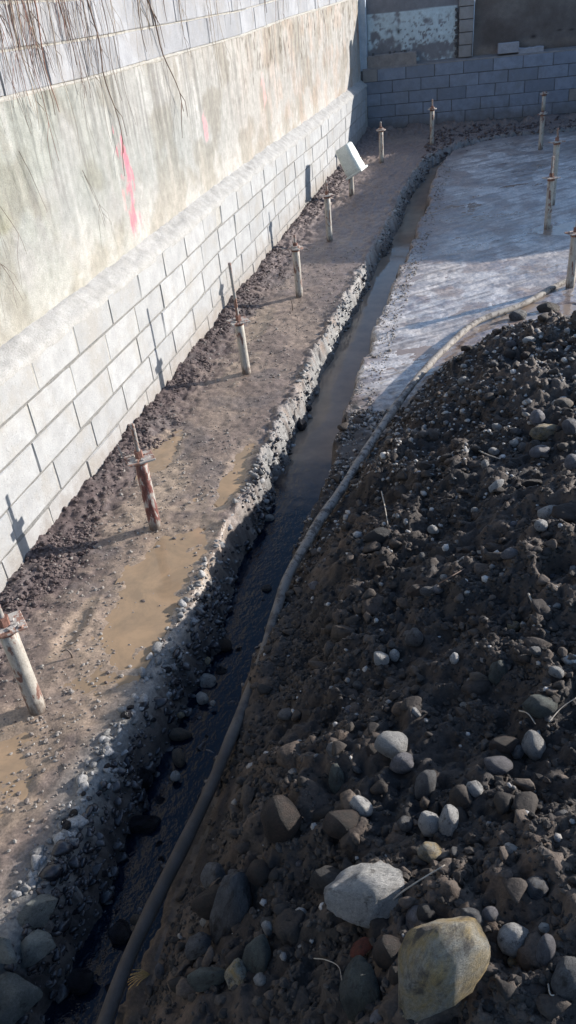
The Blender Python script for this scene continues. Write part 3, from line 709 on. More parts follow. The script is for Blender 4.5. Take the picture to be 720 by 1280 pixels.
# pilaster in the corner
bm = bmesh.new(); box(bm, bp(.17, .16, .98), (.24, .24, 1.22), rm, bev=.008); rel(bmo('corner_pilaster', bm, M_PILAST), hb)
bm = bmesh.new(); box(bm, bp(.115, .025, .93), (.10, .05, 1.1), rm, bev=.006); rel(bmo('pilaster_board', bm, M_PILAST), hb)
o = lump('concrete_beam', .3, 1.21, .035, .22, .47, .685, M_COPE, hb, .018, 5)
o = lump('cement_fragment', 3.06, 3.5, .05, .24, .47, .56, M_LOOSE, hb, .03, 9)
bm = bmesh.new()
for k in range(7): box(bm, bp(.33+.8*random.random()**1.5, random.uniform(.08, .2), .70), tuple(random.uniform(.02, .05) for _ in range(3)), Matrix.Rotation(random.uniform(0, 3), 3, 'Z'), bev=.005)
o = rel(bmo('beam_rubble', bm, M_MORTARB), hb); o['kind'] = 'stuff'
bm = bmesh.new(); box(bm, (0, 0, 0), (.37, .16, .17), rm, bev=.008)
tag(bmo('loose_block', bm, M_LOOSE, loc=bp(2.875, .105, .59)), 'single loose grey concrete block lying on top of the back wall', 'concrete block')

# ------------------------------------------------------------------ steel posts
def octa(bm, r, z0, z1, n=8, c=(0, 0)):
    a = [bm.verts.new((c[0]+r*math.cos(2*math.pi*k/n+.2), c[1]+r*math.sin(2*math.pi*k/n+.2), z0)) for k in range(n)]
    b_ = [bm.verts.new((c[0]+r*math.cos(2*math.pi*k/n+.2), c[1]+r*math.sin(2*math.pi*k/n+.2), z1)) for k in range(n)]
    for k in range(n): bm.faces.new((a[k], a[(k+1) % n], b_[(k+1) % n], b_[k]))
    bm.faces.new(a[::-1]); bm.faces.new(b_)
def post(x, y, label, ptop, rtop, lean=0., yaw=.5, rusty=False, round_plate=False, upper=None, rad=.036, tilt=0., group='steel posts with plates standing in the yard', base_rust=True):
    z = float(zat(x, y))-.03
    r = empty('steel_post', (x, y, z), label, 'steel post', group, (tilt, lean, yaw))
    h = ptop-z
    bm = bmesh.new(); prof = [(rad*.99, -.12), (rad*1.01, h*.2), (rad, h*.5), (rad*.995, h*.8), (rad, h)]
    n = 18; rings = [[bm.verts.new((rr*math.cos(2*math.pi*k/n), rr*math.sin(2*math.pi*k/n), zz)) for k in range(n)] for rr, zz in prof]
    for a, b_ in zip(rings[:-1], rings[1:]):
        for k in range(n): bm.faces.new((a[k], a[(k+1) % n], b_[(k+1) % n], b_[k])).smooth = True
    bm.faces.new(rings[-1])
    bmo('pipe', bm, M_PIPER if rusty else M_PIPE, r)
    def plate(zz, s=.155):
        bm = bmesh.new()
        if round_plate:
            octa(bm, s*.5, 0, .012, 14); octa(bm, s*.30, .0125, .03, 12)
        else:
            box(bm, (0, 0, .006), (s, s*.86, .011), bev=.002)
            for k in range(7): box(bm, (random.uniform(-.055, .055), random.uniform(-.05, .05), .014), (random.uniform(.012, .03), random.uniform(.012, .03), .008), Matrix.Rotation(k, 3, 'Z'), bev=.002)
        pp = bmo('plate', bm, M_PLATE, r, loc=(0, 0, zz+.0015), rot=(random.uniform(-.05, .05), random.uniform(-.05, .05), 0))
        bm = bmesh.new(); octa(bm, rad*1.13, -.022, -.001, 18); bmo('collar', bm, M_RUST, r, loc=(0, 0, zz)); return pp
    pp = plate(h)
    bm = bmesh.new(); octa(bm, .024, .013, .055, 6); bmo('nut', bm, M_RUST, pp, loc=(0, 0, -.0015))
    if upper:   # second, higher pipe section
        hu = upper-z
        bm = bmesh.new(); tube(bm, [(0, 0, h+.054), (0, 0, hu)], rad*.8, 14); bmo('upper_pipe', bm, M_PIPE, r)
        plate(hu, .13)
        h = hu
    if rtop:
        ht = rtop-z
        bm = bmesh.new(); m = int(max(4, (ht-h-.05)/.012)); pts = [(0.0, 0, h+.05+(ht-h-.05)*k/m) for k in range(m+1)]
        tube(bm, pts, [.0115+.0018*(k % 2) for k in range(m+1)], 8); bmo('threaded_rod', bm, M_ROD, r)
    return r
p1 = post(.578, 1.905, 'steel post nearest the camera, cut off by the left edge, with square rusty plate', -.51, -.30, 0, .75, rusty=False, rad=.038)
p2 = post(.612, 3.308, 'steel post with red-brown rust on its upper half beside the brown puddle', -.525, -.303, 0, .6, rusty=True)
bm = bmesh.new(); tube(bm, [(-.06, -.03, .49), (-.09, .0, .53), (-.10, .0, .60)], .003, 5); bmo('tie_wire', bm, M_ROD, p2)
post(.588, 5.54, 'steel post with the very long threaded rod rising above its plate', -.536, -.069, -.025, .65)
post(.672, 7.375, 'steel post with a round cement crusted cap and thin short rod, fourth along the wall', -.46, -.323, 0, .2, round_plate=True)
post(.673, 9.275, 'steel post just before the tilted white container, fifth along the wall', -.356, -.188, 0, .5)
p6 = post(.662, 11.313, 'short steel post carrying the tilted white container', -.42, None, 0, .4)
post(.853, 13.49, 'steel post near the shaded corner with small pointed cap', -.224, -.097, 0, .3, round_plate=True)
post(1.60, 14.75, 'farthest steel post standing in front of the back block wall', -.116, .041, 0, .2, round_plate=True)
post(3.362, 13.72, 'tall steel post with two plates standing before the back wall at right', -.195, None, -.012, .3, upper=.085, round_plate=True)
post(3.197, 9.39, 'steel post on the wet slab beside the brown puddle, rusty plate midway', -.325, -.095, -.01, .6)
post(3.31, 10.33, 'pale steel post close behind another post on the slab', -.101, .055, -.01, .4)
post(3.279, 7.418, 'steel post at the right edge standing in wet mud behind the mound', -.436, -.283, 0, .5, rad=.04)
# tilted container on the sixth post
cr = empty('plastic_container', (.66, 11.30, -.29), 'tilted pale plastic container hung over a short post by the wall', 'container', None, (0, -math.radians(27), 0))
cr.rotation_euler = (math.radians(8), -math.radians(27), -math.radians(22))
bm = bmesh.new(); vs = box(bm, (0, 0, 0), (.25, .20, .40), bev=.022)
bmesh.ops.subdivide_edges(bm, edges=[e for e in bm.edges if e.calc_length() > .1], cuts=4, use_grid_fill=True)
for v in bm.verts:
    k = 1-.10*(v.co.z+.2)/.4; v.co.x *= k; v.co.y *= k
    nn = vn3(np.array([[v.co.x*9, v.co.y*9, v.co.z*9]]), 4)[0]; v.co += Vector((.012*nn, .01*nn, .006*nn))
bmo('body', bm, M_PLAST, cr, True)
bm = bmesh.new(); box(bm, (0, 0, -.193), (.278, .226, .03), bev=.008); bmo('rim', bm, M_PLAST, cr)
# small stubs
def stick(name, pts, rad, mat, label, cat, group=None, n=6):
    P = smooth_path(pts, max(8, len(pts)*5)); bm = bmesh.new(); R = [rad*(1-.5*k/len(P)) for k in range(len(P))]; tube(bm, P, R, n)
    return tag(bmo(name, bm, mat), label, cat, group)
p, t = at(90, 822); stick('bent_wire', [p-np.array([0, 0, .02]), p+np.array([0, 0, .03]), p+np.array([-.015, 0, .05]), p+np.array([-.035, -.01, .045])], .006, M_PIPE, 'small bent pale wire stub sticking from the mud beside the nearest post', 'wire')
p, t = at(553, 176); stick('small_stake', [p-np.array([0, 0, .03]), p+np.array([0, 0, .05]), p+np.array([0, 0, .13])], .012, M_PIPE, 'tiny pale stake in the mud right of the farthest post', 'stake')
p, t = at(366, 388); stick('wire_stub', [p-np.array([0, 0, .02]), p+np.array([0, 0, .06]), p+np.array([-.01, 0, .12])], .007, M_PIPE, 'thin wire stub at the foot of the fourth post', 'wire')

# ------------------------------------------------------------------ hose
HP = [(3.6, 7.95, -.90), (3.19, 7.48, -.915), (2.81, 6.9, -.915), (2.456, 6.5, -.905), (2.205, 5.9, -.90), (1.996, 5.23, -.90), (1.869, 4.69, -.90), (1.735, 4.01, -.90),
      (1.667, 3.63, -.90), (1.60, 3.33, -.90), (1.561, 3.066, -.90), (1.526, 2.824, -.90), (1.522, 2.548, -.915), (1.524, 2.153, -.925), (1.513, 1.8, -.905),
      (1.50, 1.538, -.90), (1.476, 1.323, -.90), (1.445, 1.09, -.90), (1.429, .925, -.90), (1.428, .747, -.90), (1.42, .3, -.92), (1.40, -.6, -.93)]
P = smooth_path(HP, 220)
zs = np.maximum(P[:, 2], zat(P[:, 0], P[:, 1])+np.where(P[:, 1] < 3, -.004, .006)); buried = (P[:, 1] > 1.95) & (P[:, 1] < 2.6)
zs = np.where(buried, P[:, 2], zs); ker = np.ones(9)/9; zs[4:-4] = np.convolve(zs, ker, 'valid'); P[:, 2] = zs
bm = bmesh.new(); tube(bm, P, [(.0235 if P[k][1] < 3 else .027)+.0012*math.sin(k*.37)+.0008*math.sin(k*1.1) for k in range(len(P))], 14)
tag(bmo('hose', bm, M_HOSE, smooth=True), 'long muddy grey hose running along the trench and over the slab', 'hose')

# ------------------------------------------------------------------ stones
def ico(sub):
    bm = bmesh.new(); bmesh.ops.create_icosphere(bm, subdivisions=sub, radius=1.)
    V = np.array([v.co[:] for v in bm.verts]); Fc = np.array([[v.index for v in f.verts] for f in bm.faces]); bm.free(); return V, Fc
ICO = {k: ico(k) for k in (1, 2, 3, 4)}
def rockify(V, seed, ang=0., amp=.16, det=.03):
    rr = np.random.RandomState(seed); V = V.copy(); o = rr.uniform(-50, 50, 3)
    r = 1+amp*vn3(V*1.3+o, seed % 97)+amp*.45*vn3(V*2.9+o, 5)+det*vn3(V*8+o, 9)
    V = V*r[:, None]
    npl = 9 if ang >= .7 else 7+int(ang*12)
    for _ in range(npl):
        d = rr.normal(size=3); d /= np.linalg.norm(d); lim = rr.uniform(.38, .66) if ang >= .7 else rr.uniform(.62, .95) if ang > .3 else rr.uniform(.74, 1.0)
        h = V@d; ex = np.maximum(h-lim, 0); V -= (ex*min(1., .62+.45*ang))[:, None]*d
    for k in range(3): V[:, k] /= max(abs(V[:, k].min()), abs(V[:, k].max()))
    V += det*.5*vn3(V*11+o, 33)[:, None]*V
    return V
def stone_mesh(seed, ang, mat, sub=3, taper=0., name='stone'):
    V, Fc = ICO[sub]; V = rockify(V, seed, ang, .27 if ang > .3 else .21, .10 if ang > .3 else .06)
    if taper: V[:, 1:] *= (1+taper*V[:, :1])
    return raw_mesh(name, V, Fc, mat, True)
NST = [0]
def stone(px, py, wpx, hpx, deg, mat, label, ang=0., sub=3, name='stone', group=None, sink=.15, taper=0., depth=.8, lift=0., cat='stone'):
    """stone whose outline is about wpx by hpx; deg turns its long axis"""
    p, t = at(px, py+hpx*.25)
    a = wpx/2*t/F_PX; b = hpx/2*t/F_PX
    th = math.radians(deg); A = Vector(R2*math.cos(th)+U2*math.sin(th)); B = Vector(-R2*math.sin(th)+U2*math.cos(th)); Cc = A.cross(B)
    c_ = depth*min(a, b)*1.05
    d = ray(px, py); ctr = CAM+d*t; zt_ = float(zat(ctr[0], ctr[1]))
    # keep it on the line of sight of its place, resting sunk a little in the ground
    k = t
    for _ in range(40):
        ctr = CAM+d*k
        if ctr[2] < float(zat(ctr[0], ctr[1]))+min(a, b, c_)*(.55-sink)+lift: break
        k += .008
    else: pass
    while True:
        ctr = CAM+d*k
        if ctr[2] >= float(zat(ctr[0], ctr[1]))+min(a, b, c_)*(.55-sink)+lift or k < .5: break
        k -= .004
    NST[0] += 1
    o = mobj(name, stone_mesh(NST[0]*13+5, ang, mat, sub, taper), None)
    o.matrix_world = Matrix(((A.x*a, B.x*b, Cc.x*c_, ctr[0]), (A.y*a, B.y*b, Cc.y*c_, ctr[1]), (A.z*a, B.z*b, Cc.z*c_, ctr[2]), (0, 0, 0, 1)))
    return tag(o, label, cat, group)
HERO = [
 (542, 1213, 160, 92, 60, S_OCHRE, 'largest ochre and grey mottled boulder at the bottom of the photo', .22, 4, .45),
 (456, 1119, 104, 70, 12, S_PALE, 'big pale grey boulder with knobbly top left of the ochre boulder', .55, 4, .12),
 (411, 1103, 48, 38, 0, S_DARK, 'dark stone half hidden behind the big pale grey boulder', .3, 3, 0),
 (486, 1191, 40, 42, 0, S_BROWN, 'round pinkish brown stone touching the left side of the ochre boulder', 0, 3, 0),
 (641, 1175, 44, 42, 0, S_PALE, 'rounded pale stone to the right of the ochre boulder', .1, 3, 0),
 (641, 1203, 13, 15, 20, S_OCHRE, 'tiny ochre cube shaped stone under the rounded pale stone', .6, 2, 0),
 (682, 1188, 44, 22, 78, S_LILAC, 'upright purple grey oval stone at bottom right', 0, 3, 0),
 (712, 1222, 62, 46, 60, S_GREY, 'grey stone cut off by the right edge at the bottom', .1, 3, 0),
 (288, 1140, 108, 48, 74, S_GREY, 'tall upright angular grey stone at bottom left of the mound', .55, 4, .25),
 (267, 1096, 34, 36, 20, S_GREY, 'faceted light grey stone left of the tall upright stone', .6, 3, 0),
 (323, 1092, 30, 32, 0, S_BROWN, 'round brown stone right behind the tip of the tall upright stone', 0, 3, 0),
 (350, 1025, 54, 64, 0, S_BROWN, 'large round dark brown boulder halfway down the mound edge', 0, 3, 0),
 (270, 1128, 44, 60, 70, S_BROWN, 'brown stone wedged behind the tall upright stone', .3, 3, 0),
 (257, 1224, 56, 34, 28, S_GREEN, 'flat grey-green angular stone above the bottom edge', .6, 3, 0),
 (297, 1219, 34, 50, 5, S_OCHRE, 'ochre angular stone beside the flat grey-green one', .6, 3, 0),
 (324, 1200, 44, 66, 0, S_GREEN, 'olive stone standing upright right of the ochre angular one', .4, 3, 0),
 (246, 1182, 38, 28, 30, S_GREY, 'small flat grey slab between trench and tall upright stone', .5, 3, 0),
 (199, 1214, 13, 20, 0, S_LILAC, 'small blue-grey pebble beside the orange root tuft', .2, 2, 0),
 (334, 1163, 26, 16, 110, S_PALE, 'pale greenish sliver lying above the olive stone', .7, 2, 0),
 (452, 1246, 92, 54, 100, S_GREEN, 'large dark olive boulder at the bottom edge left of ochre boulder', .25, 4, 0),
 (532, 1142, 26, 26, 0, S_DARK, 'round dark pebble above the ochre boulder', 0, 2, 0),
 (453, 1140, 30, 40, 0, S_GREY, 'grey lump under the big pale boulder', .4, 3, 0),
 (588, 1148, 34, 26, -20, S_GREY, 'grey stone touching the upper right of the ochre boulder', .4, 3, 0),
 (613, 1141, 22, 20, 0, S_LILAC, 'small lilac stone between ochre boulder and rounded pale stone', .1, 2, 0),
 (680, 1160, 14, 13, 0, S_PALE, 'small pale pebble right of the rounded pale stone', 0, 2, 0),
 (670, 1112, 34, 30, -20, S_GREY, 'flat grey angular stone near the right edge low on the mound', .6, 3, 0),
 (537, 1030, 28, 36, 30, S_PALE, 'left stone of the pale touching pair', 0, 3, 0),
 (561, 1026, 25, 47, -12, S_PALE, 'right, taller stone of the pale touching pair', .1, 3, 0),
 (538, 1068, 36, 30, -40, S_OCHRE, 'rusty ochre crumbly stone under the pale touching pair', .5, 3, 0),
 (427, 1030, 50, 38, 10, S_BROWN, 'broad brownish grey cobble left of the pale touching pair', 0, 3, 0),
 (452, 1008, 32, 24, -35, S_PALE, 'pale stone leaning on the broad brownish cobble', .2, 3, 0),
 (421, 977, 46, 22, 96, S_GREEN, 'narrow greenish grey slab standing on edge', .5, 3, 0),
 (489, 929, 42, 37, 0, S_PALE, 'rounded pale stone with a mud stained foot, mid mound', .05, 3, 0),
 (504, 955, 36, 27, 15, S_LILAC, 'light lilac lumpy stone just below the mud stained pale one', .3, 3, 0),
 (532, 981, 42, 26, 70, S_GREY, 'upright brownish grey oval cobble, mid mound', 0, 3, 0),
 (622, 956, 37, 24, -8, S_LILAC, 'flat pale lilac cobble left of the egg shaped stone', 0, 3, 0),
 (667, 932, 30, 40, 10, S_PALE, 'egg shaped pale stone with a dry stem over it', 0, 3, 0),
 (647, 940, 16, 21, 0, S_GREY, 'little grey cobble tucked left of the egg shaped stone', 0, 2, 0),
 (630, 931, 40, 24, 5, S_BROWN, 'dark reddish brown cobble above the flat lilac one', 0, 3, 0),
 (476, 823, 22, 21, 0, S_PALE, 'pale angular cobble with two small ones at its side', .4, 3, 0),
 (493, 819, 13, 16, 0, S_PALE, 'small pale cobble right of the pale angular one', .2, 2, 0),
 (568, 823, 12, 16, 0, S_PALE, 'tiny white oval pebble in the middle of the mound', 0, 2, 0),
 (642, 783, 19, 14, 20, S_OCHRE, 'small bright yellow pebble on the mound', .1, 2, 0),
 (518, 797, 24, 25, 0, S_GREY, 'round grey cobble above the pale angular cobble', 0, 3, 0),
 (521, 740, 22, 20, 0, S_BROWN, 'rounded brown cobble below a row of little pebbles', 0, 3, 0),
 (535, 739, 23, 14, 0, S_GREY, 'grey cobble leaning against the rounded brown one', 0, 3, 0),
 (541, 662, 15, 12, 0, S_PALE, 'small white block shaped pebble high on the slope', .4, 2, 0),
 (597, 847, 26, 16, -5, S_BEIGE, 'flat beige angular stone left of the olive grey one', .6, 3, 0),
 (622, 840, 24, 33, -15, S_GREEN, 'olive grey angular stone standing beside the flat beige one', .5, 3, 0),
 (695, 840, 22, 15, -20, S_PALE, 'pale oval pebble near the right edge mid mound', 0, 3, 0),
 (676, 882, 44, 31, 5, S_GREEN, 'dark greenish cobble right of the mound middle', .1, 3, 0),
 (688, 641, 33, 22, 5, S_PALE, 'pale bluish lumpy stone on the upper right mound', .3, 3, 0),
 (676, 657, 17, 16, 0, S_PALE, 'round cream pebble below the pale bluish lumpy stone', 0, 3, 0),
 (638, 692, 27, 15, 8, S_LILAC, 'flat pale lilac stone on the upper slope', .4, 3, 0),
 (647, 395, 23, 16, 10, S_GREY, 'rounded grey cobble on the crest beside the hose', 0, 3, 0),
 (685, 386, 30, 17, 0, S_BROWN, 'wide brownish boulder on the crest against the wet slab', .1, 3, 0),
 (638, 430, 15, 10, 0, S_LILAC, 'small lilac cobble just below the mound crest', 0, 2, 0),
 (636, 444, 17, 15, 0, S_BROWN, 'round brown cobble, left of a pair below the crest', 0, 3, 0),
 (657, 445, 15, 12, -10, S_BROWN, 'round brown cobble, right of a pair below the crest', 0, 3, 0),
 (661, 425, 17, 9, 5, S_PALE, 'flat pale stone below the crest', .3, 2, 0),
 (579, 476, 15, 12, 15, S_PALE, 'white pebble beside the hose on the upper slope', .2, 2, 0),
 (704, 505, 26, 17, 3, S_BEIGE, 'rounded pinkish beige cobble near the right edge, upper mound', 0, 3, 0),
 (671, 522, 19, 21, -15, S_LILAC, 'light blue-grey cobble above the ochre cobble', 0, 3, 0),
 (682, 542, 40, 26, 8, S_OCHRE, 'ochre cobble with grey stains on the upper right mound', .1, 3, 0),
 (712, 533, 20, 22, 0, S_LILAC, 'purple grey cobble at the right edge beside the ochre cobble', 0, 3, 0),
 (706, 559, 18, 12, 0, S_BEIGE, 'flat beige cobble below the purple grey one', 0, 3, 0),
 (674, 564, 26, 16, 12, S_LILAC, 'flat lilac cobble below the ochre cobble', .1, 3, 0),
 (654, 560, 16, 15, 0, S_GREY, 'grey cobble left of the flat lilac one', 0, 3, 0),
 (622, 535, 17, 11, -25, S_PALE, 'pale slanting cobble on the upper slope', .1, 2, 0),
 (617, 564, 14, 10, 0, S_PALE, 'small bluish white cobble, mid upper slope', .1, 2, 0),
 (606, 580, 11, 13, 0, S_PALE, 'small bright white pebble beside a dry twig', 0, 2, 0),
 (620, 607, 25, 11, 40, S_PALE, 'long narrow pale cobble pointing up to the right', 0, 3, 0),
 (594, 638, 11, 10, 0, S_PALE, 'perfectly round white pebble on the slope', 0, 2, 0),
 (716, 578, 22, 24, 0, S_LILAC, 'pale lilac cobble cut off by the right edge', 0, 3, 0),
 (472, 670, 36, 22, 15, S_DARK, 'dark boulder sunk in soil right of the hose', .2, 3, 0),
 (666, 604, 30, 12, 0, S_BROWN, 'long brown clod like stone above the pale bluish stone', .3, 3, 0),
 (260, 852, 23, 22, 0, S_PALE, 'white rounded stone at the water edge, uppermost of the pale trench stones', .3, 3, 0),
 (254, 873, 16, 18, 20, S_PALE, 'white angular stone right below the rounded one in the trench', .6, 3, 0),
 (266, 879, 8, 7, 0, S_PALE, 'tiny white pebble touching the white angular trench stone', .3, 2, 0),
 (226, 919, 29, 18, -5, S_BEIGE, 'pinkish white oblong stone in the trench', .3, 3, 0),
 (223, 948, 17, 27, 15, S_BEIGE, 'upright cream stone in the trench below the pinkish one', .2, 3, 0),
 (219, 970, 14, 13, 30, S_PALE, 'small pale stone below the cream one in the trench', .5, 2, 0),
 (226, 894, 10, 9, 0, S_OCHRE, 'small yellow pebble in the trench above the pinkish stone', .2, 2, 0),
 (260, 826, 8, 10, 0, S_OCHRE, 'small olive yellow pebble above the white rounded trench stone', .4, 2, 0),
 (281, 806, 20, 17, 0, S_BROWN, 'dark reddish stone at the water edge in the trench', .1, 3, 0),
 (337, 648, 14, 11, 0, S_PALE, 'small pale stone on the left bank of the trench', .3, 2, 0),
 (333, 735, 13, 10, 0, S_GREY, 'small grey stone standing in the dark water', .3, 2, 0),
 (180, 1030, 42, 26, -3, S_WET, 'wide wet dark boulder lying in the trench', .1, 3, 0),
 (179, 972, 26, 26, 0, S_WET, 'round wet dark cobble above the wide wet boulder', 0, 3, 0),
 (376, 531, 16, 15, 0, S_WET, 'dark wet cobble on the left bank where the brown water ends', 0, 3, 0),
 (385, 510, 11, 10, 0, S_WET, 'dark cobble above the other at the end of the brown water', 0, 2, 0),
 (150, 1165, 30, 30, 0, S_WET, 'round bluish wet cobble deep in the trench', 0, 3, 0),
 (100, 1225, 34, 30, 0, S_WET, 'bluish wet cobble near the bottom of the trench', .1, 3, 0),
 (170, 1153, 16, 22, 0, S_BEIGE, 'small tan stone touching the hose', .2, 2, 0),
]
for px, py, wp, hp, dg, mt, lab, an, sb, tp in HERO:
    stone(px, py, wp, hp, dg, mt, lab, an+(.22 if an < .2 and NST[0] % 2 else .08), sb, taper=tp, lift=.05 if ('trench' in lab or 'water' in lab) else .05 if lab.startswith('largest ochre') else .02 if mt in (S_PALE, S_LILAC) else .006)
stone(454, 1183, 40, 22, 28, S_BRICK, 'broken red brick fragment left of the ochre boulder', .75, 3, 'brick_fragment', cat='brick', lift=.035)
for a in [(42, 1140, 62, 44, 48, 'pale greenish broken concrete chunk on the strip edge at bottom left'),
          (48, 1187, 74, 46, 40, 'largest grey broken concrete chunk at bottom left'),
          (14, 1245, 70, 60, 30, 'pale broken concrete chunk in the bottom left corner'),
          (4, 1190, 40, 44, 60, 'concrete chunk cut off by the left edge above the corner one')]:
    stone(a[0], a[1], a[2], a[3], a[4], S_CONC, a[5], .75, 4, 'concrete_chunk', depth=.55, cat='concrete chunk', sink=.0, lift=.03)

# where each named stone lies in the photo, to describe its small neighbours by it
SHORT = {}
for h_ in HERO:
    s_n = h_[6]
    for wd in (' beside', ' left of', ' right of', ' to the', ' with', ' at ', ' on ', ' near', ' below', ' above', ' under', ' in ', ' touching', ' tucked', ' lying', ' cut', ' half', ' right', ' just',
               ' standing', ' against', ' leaning', ' pointing', ' wedged', ' behind', ' between', ' deep', ' halfway', ' high', ' mid', ' over', ' sunk', ' where', ', '):
        if wd in s_n: s_n = s_n[:s_n.index(wd)]
    s_n = s_n.strip(' ,'); SHORT.setdefault(s_n, []).append((h_[0], h_[1]))
SHORT = {k: v[0] for k, v in SHORT.items() if len(v) == 1 and 3 <= len(k.split()) <= 8}
USED = set()
# smaller cobbles scattered on the mound, one object each
kinds = [(S_GREY, 'small grey cobble lying among the soil of the mound', 'small grey cobbles on the mound'),
         (S_PALE, 'small pale cobble lying among the soil of the mound', 'small pale cobbles on the mound'),
         (S_BROWN, 'small brown cobble lying among the soil of the mound', 'small brown cobbles on the mound'),
         (S_LILAC, 'small lilac grey cobble lying among the soil of the mound', 'small lilac cobbles on the mound')]
SM = {}
for ki, kk in enumerate(kinds): SM[ki] = [stone_mesh(900+ki*10+j, random.choice([0, 0, .3, .6]), kk[0], 2) for j in range(5)]
cnt = 0
while cnt < 195:
    y = RS.uniform(.5, 6.2)**1; x = RS.uniform(1.65, 3.9)
    px_d = np.array([x, y, 0])-CAM; px_d[2] = float(zat(x, y))-CAM[2]; dz = px_d@_f; u = 360+F_PX*(px_d@R2)/dz; v = 640-F_PX*(px_d@U2)/dz
    if u < 250 or u > 760 or v > 1330 or v < 380: continue
    dmv = float(sdist(np.array([x]), np.array([y]), TOE)[0])
    if dmv < .08: continue
    if y < 3.6 and RS.rand() < .45: continue
    if v < 700 and u < 560 and RS.rand() < .6: continue
    ki = RS.choice(4, p=[.42, .2, .22, .16]); r = RS.choice([.012, .016, .02, .026, .034], p=[.22, .3, .26, .15, .07])
    o = mobj('cobble', SM[ki][RS.randint(5)], None, (x, y, float(zat(x, y))+r*.15), tuple(RS.uniform(-.5, .5, 2))+(RS.uniform(0, 6.3),))
    o.scale = (r*RS.uniform(1, 1.45), r*RS.uniform(.85, 1.1), r*RS.uniform(.6, .85)); 
    lab = kinds[ki][1]; kn = ('small grey cobble', 'small pale cobble', 'small brown cobble', 'small lilac grey cobble')[ki]
    near = min(SHORT, key=lambda q: (SHORT[q][0]-u)**2+(SHORT[q][1]-v)**2); dx_, dy_ = u-SHORT[near][0], v-SHORT[near][1]
    if math.hypot(dx_, dy_) < 75:
        side = ('right of' if dx_ > 0 else 'left of') if abs(dx_) > abs(dy_) else ('below' if dy_ > 0 else 'above')
        l2 = '%s a little way %s the %s' % (kn, side, near)
        if l2 not in USED and len(l2.split()) <= 16: lab = l2; USED.add(l2)
    tag(o, lab, 'cobble', kinds[ki][2]); cnt += 1
# wet cobbles on the trench bed
WM = [stone_mesh(980+j, .6, S_WET, 2) for j in range(4)]
for k in range(130):
    y = RS.uniform(.45, 3.9); x = np.interp(y, [t[1] for t in TR], [t[0] for t in TR])+RS.uniform(-.26, .2)
    r = RS.choice([.010, .015, .021, .03], p=[.35, .35, .22, .08])*RS.uniform(.85, 1.15)
    o = mobj('wet_cobble', WM[RS.randint(4)], None, (x, y, max(float(zat(x, y)), float(g(y))-.285)+r*.45), tuple(RS.uniform(-.5, .5, 3)))
    o.scale = (r*1.25, r, r*.75); tag(o, 'dark wet cobble lying on the bed of the near trench', 'cobble', 'wet cobbles in the near trench')

# ------------------------------------------------------------------ loose matter
def scatter(name, X, Y, R, sub, mat, sq=.75, sink=.1, ang=.3, nv=6, seed=0, amp=.42, det=.10):
    V0, F0 = ICO[sub] if sub else ICO0
    vs = [rockify(V0, seed*31+j*7+3, ang, amp, det) for j in range(nv)]
    n = len(X); which = RS.randint(nv, size=n); Z = zat(X, Y)
    a, b, c = RS.uniform(0, 2*math.pi, (3, n)); ca, sa, cb, sb = np.cos(a), np.sin(a), np.cos(b), np.sin(b)
    base = np.stack(vs)[which]                    # n,v,3
    sc_ = np.stack([R*RS.uniform(.9, 1.4, n), R*RS.uniform(.8, 1.1, n), R*RS.uniform(.55, .9, n)], 1)
    P_ = base*sc_[:, None, :]
    tl = RS.uniform(-.6, .6, n); ct, st = np.cos(tl), np.sin(tl)
    y1 = P_[..., 1]*ct[:, None]-P_[..., 2]*st[:, None]; z1 = P_[..., 1]*st[:, None]+P_[..., 2]*ct[:, None]
    x2 = P_[..., 0]*ca[:, None]-y1*sa[:, None]; y2 = P_[..., 0]*sa[:, None]+y1*ca[:, None]
    V = np.stack([x2+X[:, None], y2+Y[:, None], z1+(Z+R*(sq*.4-sink))[:, None]], -1)
    Fc = (F0[None]+(np.arange(n)*V0.shape[0])[:, None, None]).reshape(-1, 3)
    me = raw_mesh(name, V.reshape(-1, 3), Fc, mat, sub > 1 or R.mean() > .007)
    return mobj(name, me)
def ico0():
    bm = bmesh.new(); bmesh.ops.create_icosphere(bm, subdivisions=1, radius=1.); bm.free()
    t = (1+5**.5)/2; V = np.array([(-1, t, 0), (1, t, 0), (-1, -t, 0), (1, -t, 0), (0, -1, t), (0, 1, t), (0, -1, -t), (0, 1, -t), (t, 0, -1), (t, 0, 1), (-t, 0, -1), (-t, 0, 1)])/math.sqrt(1+t*t)
    Fc = np.array([(0, 11, 5), (0, 5, 1), (0, 1, 7), (0, 7, 10), (0, 10, 11), (1, 5, 9), (5, 11, 4), (11, 10, 2), (10, 7, 6), (7, 1, 8), (3, 9, 4), (3, 4, 2), (3, 2, 6), (3, 6, 8), (3, 8, 9), (4, 9, 5), (2, 4, 11), (6, 2, 10), (8, 6, 7), (9, 8, 1)])
    return V, Fc
ICO0 = ico0()
if 1 in ICO and len(ICO[1][0]) == 12: ICO[1] = ICO[2]   # subdivisions=1 is the bare icosahedron in Blender
def pts(n, x0, x1, y0, y1, pw, cond):
    X = []; Y = []
    while sum(map(len, X)) < n:
        x = RS.uniform(x0, x1, n*2); y = y0+(y1-y0)*RS.uniform(0, 1, n*2)**pw
        cl = fbm(x*4, y*4, 200, 3); keep = cond(x, y) & (RS.rand(n*2) < np.clip(.55+cl*1.1, .08, 1)); X.append(x[keep]); Y.append(y[keep])
    return np.concatenate(X)[:n], np.concatenate(Y)[:n]
onm = lambda x, y: (sdist(x, y, TOE) > np.where(y < 4.9+.4*(vn2(x*4, y*4, 9)-.5), -.33, .03)) & (sdist(x, y, TR) > np.interp(y, *TW)+.01)
X, Y = pts(420, 1.6, 4.4, .35, 6.3, 1., onm); R = np.clip(RS.lognormal(math.log(.030), .4, len(X)), .018, .075)
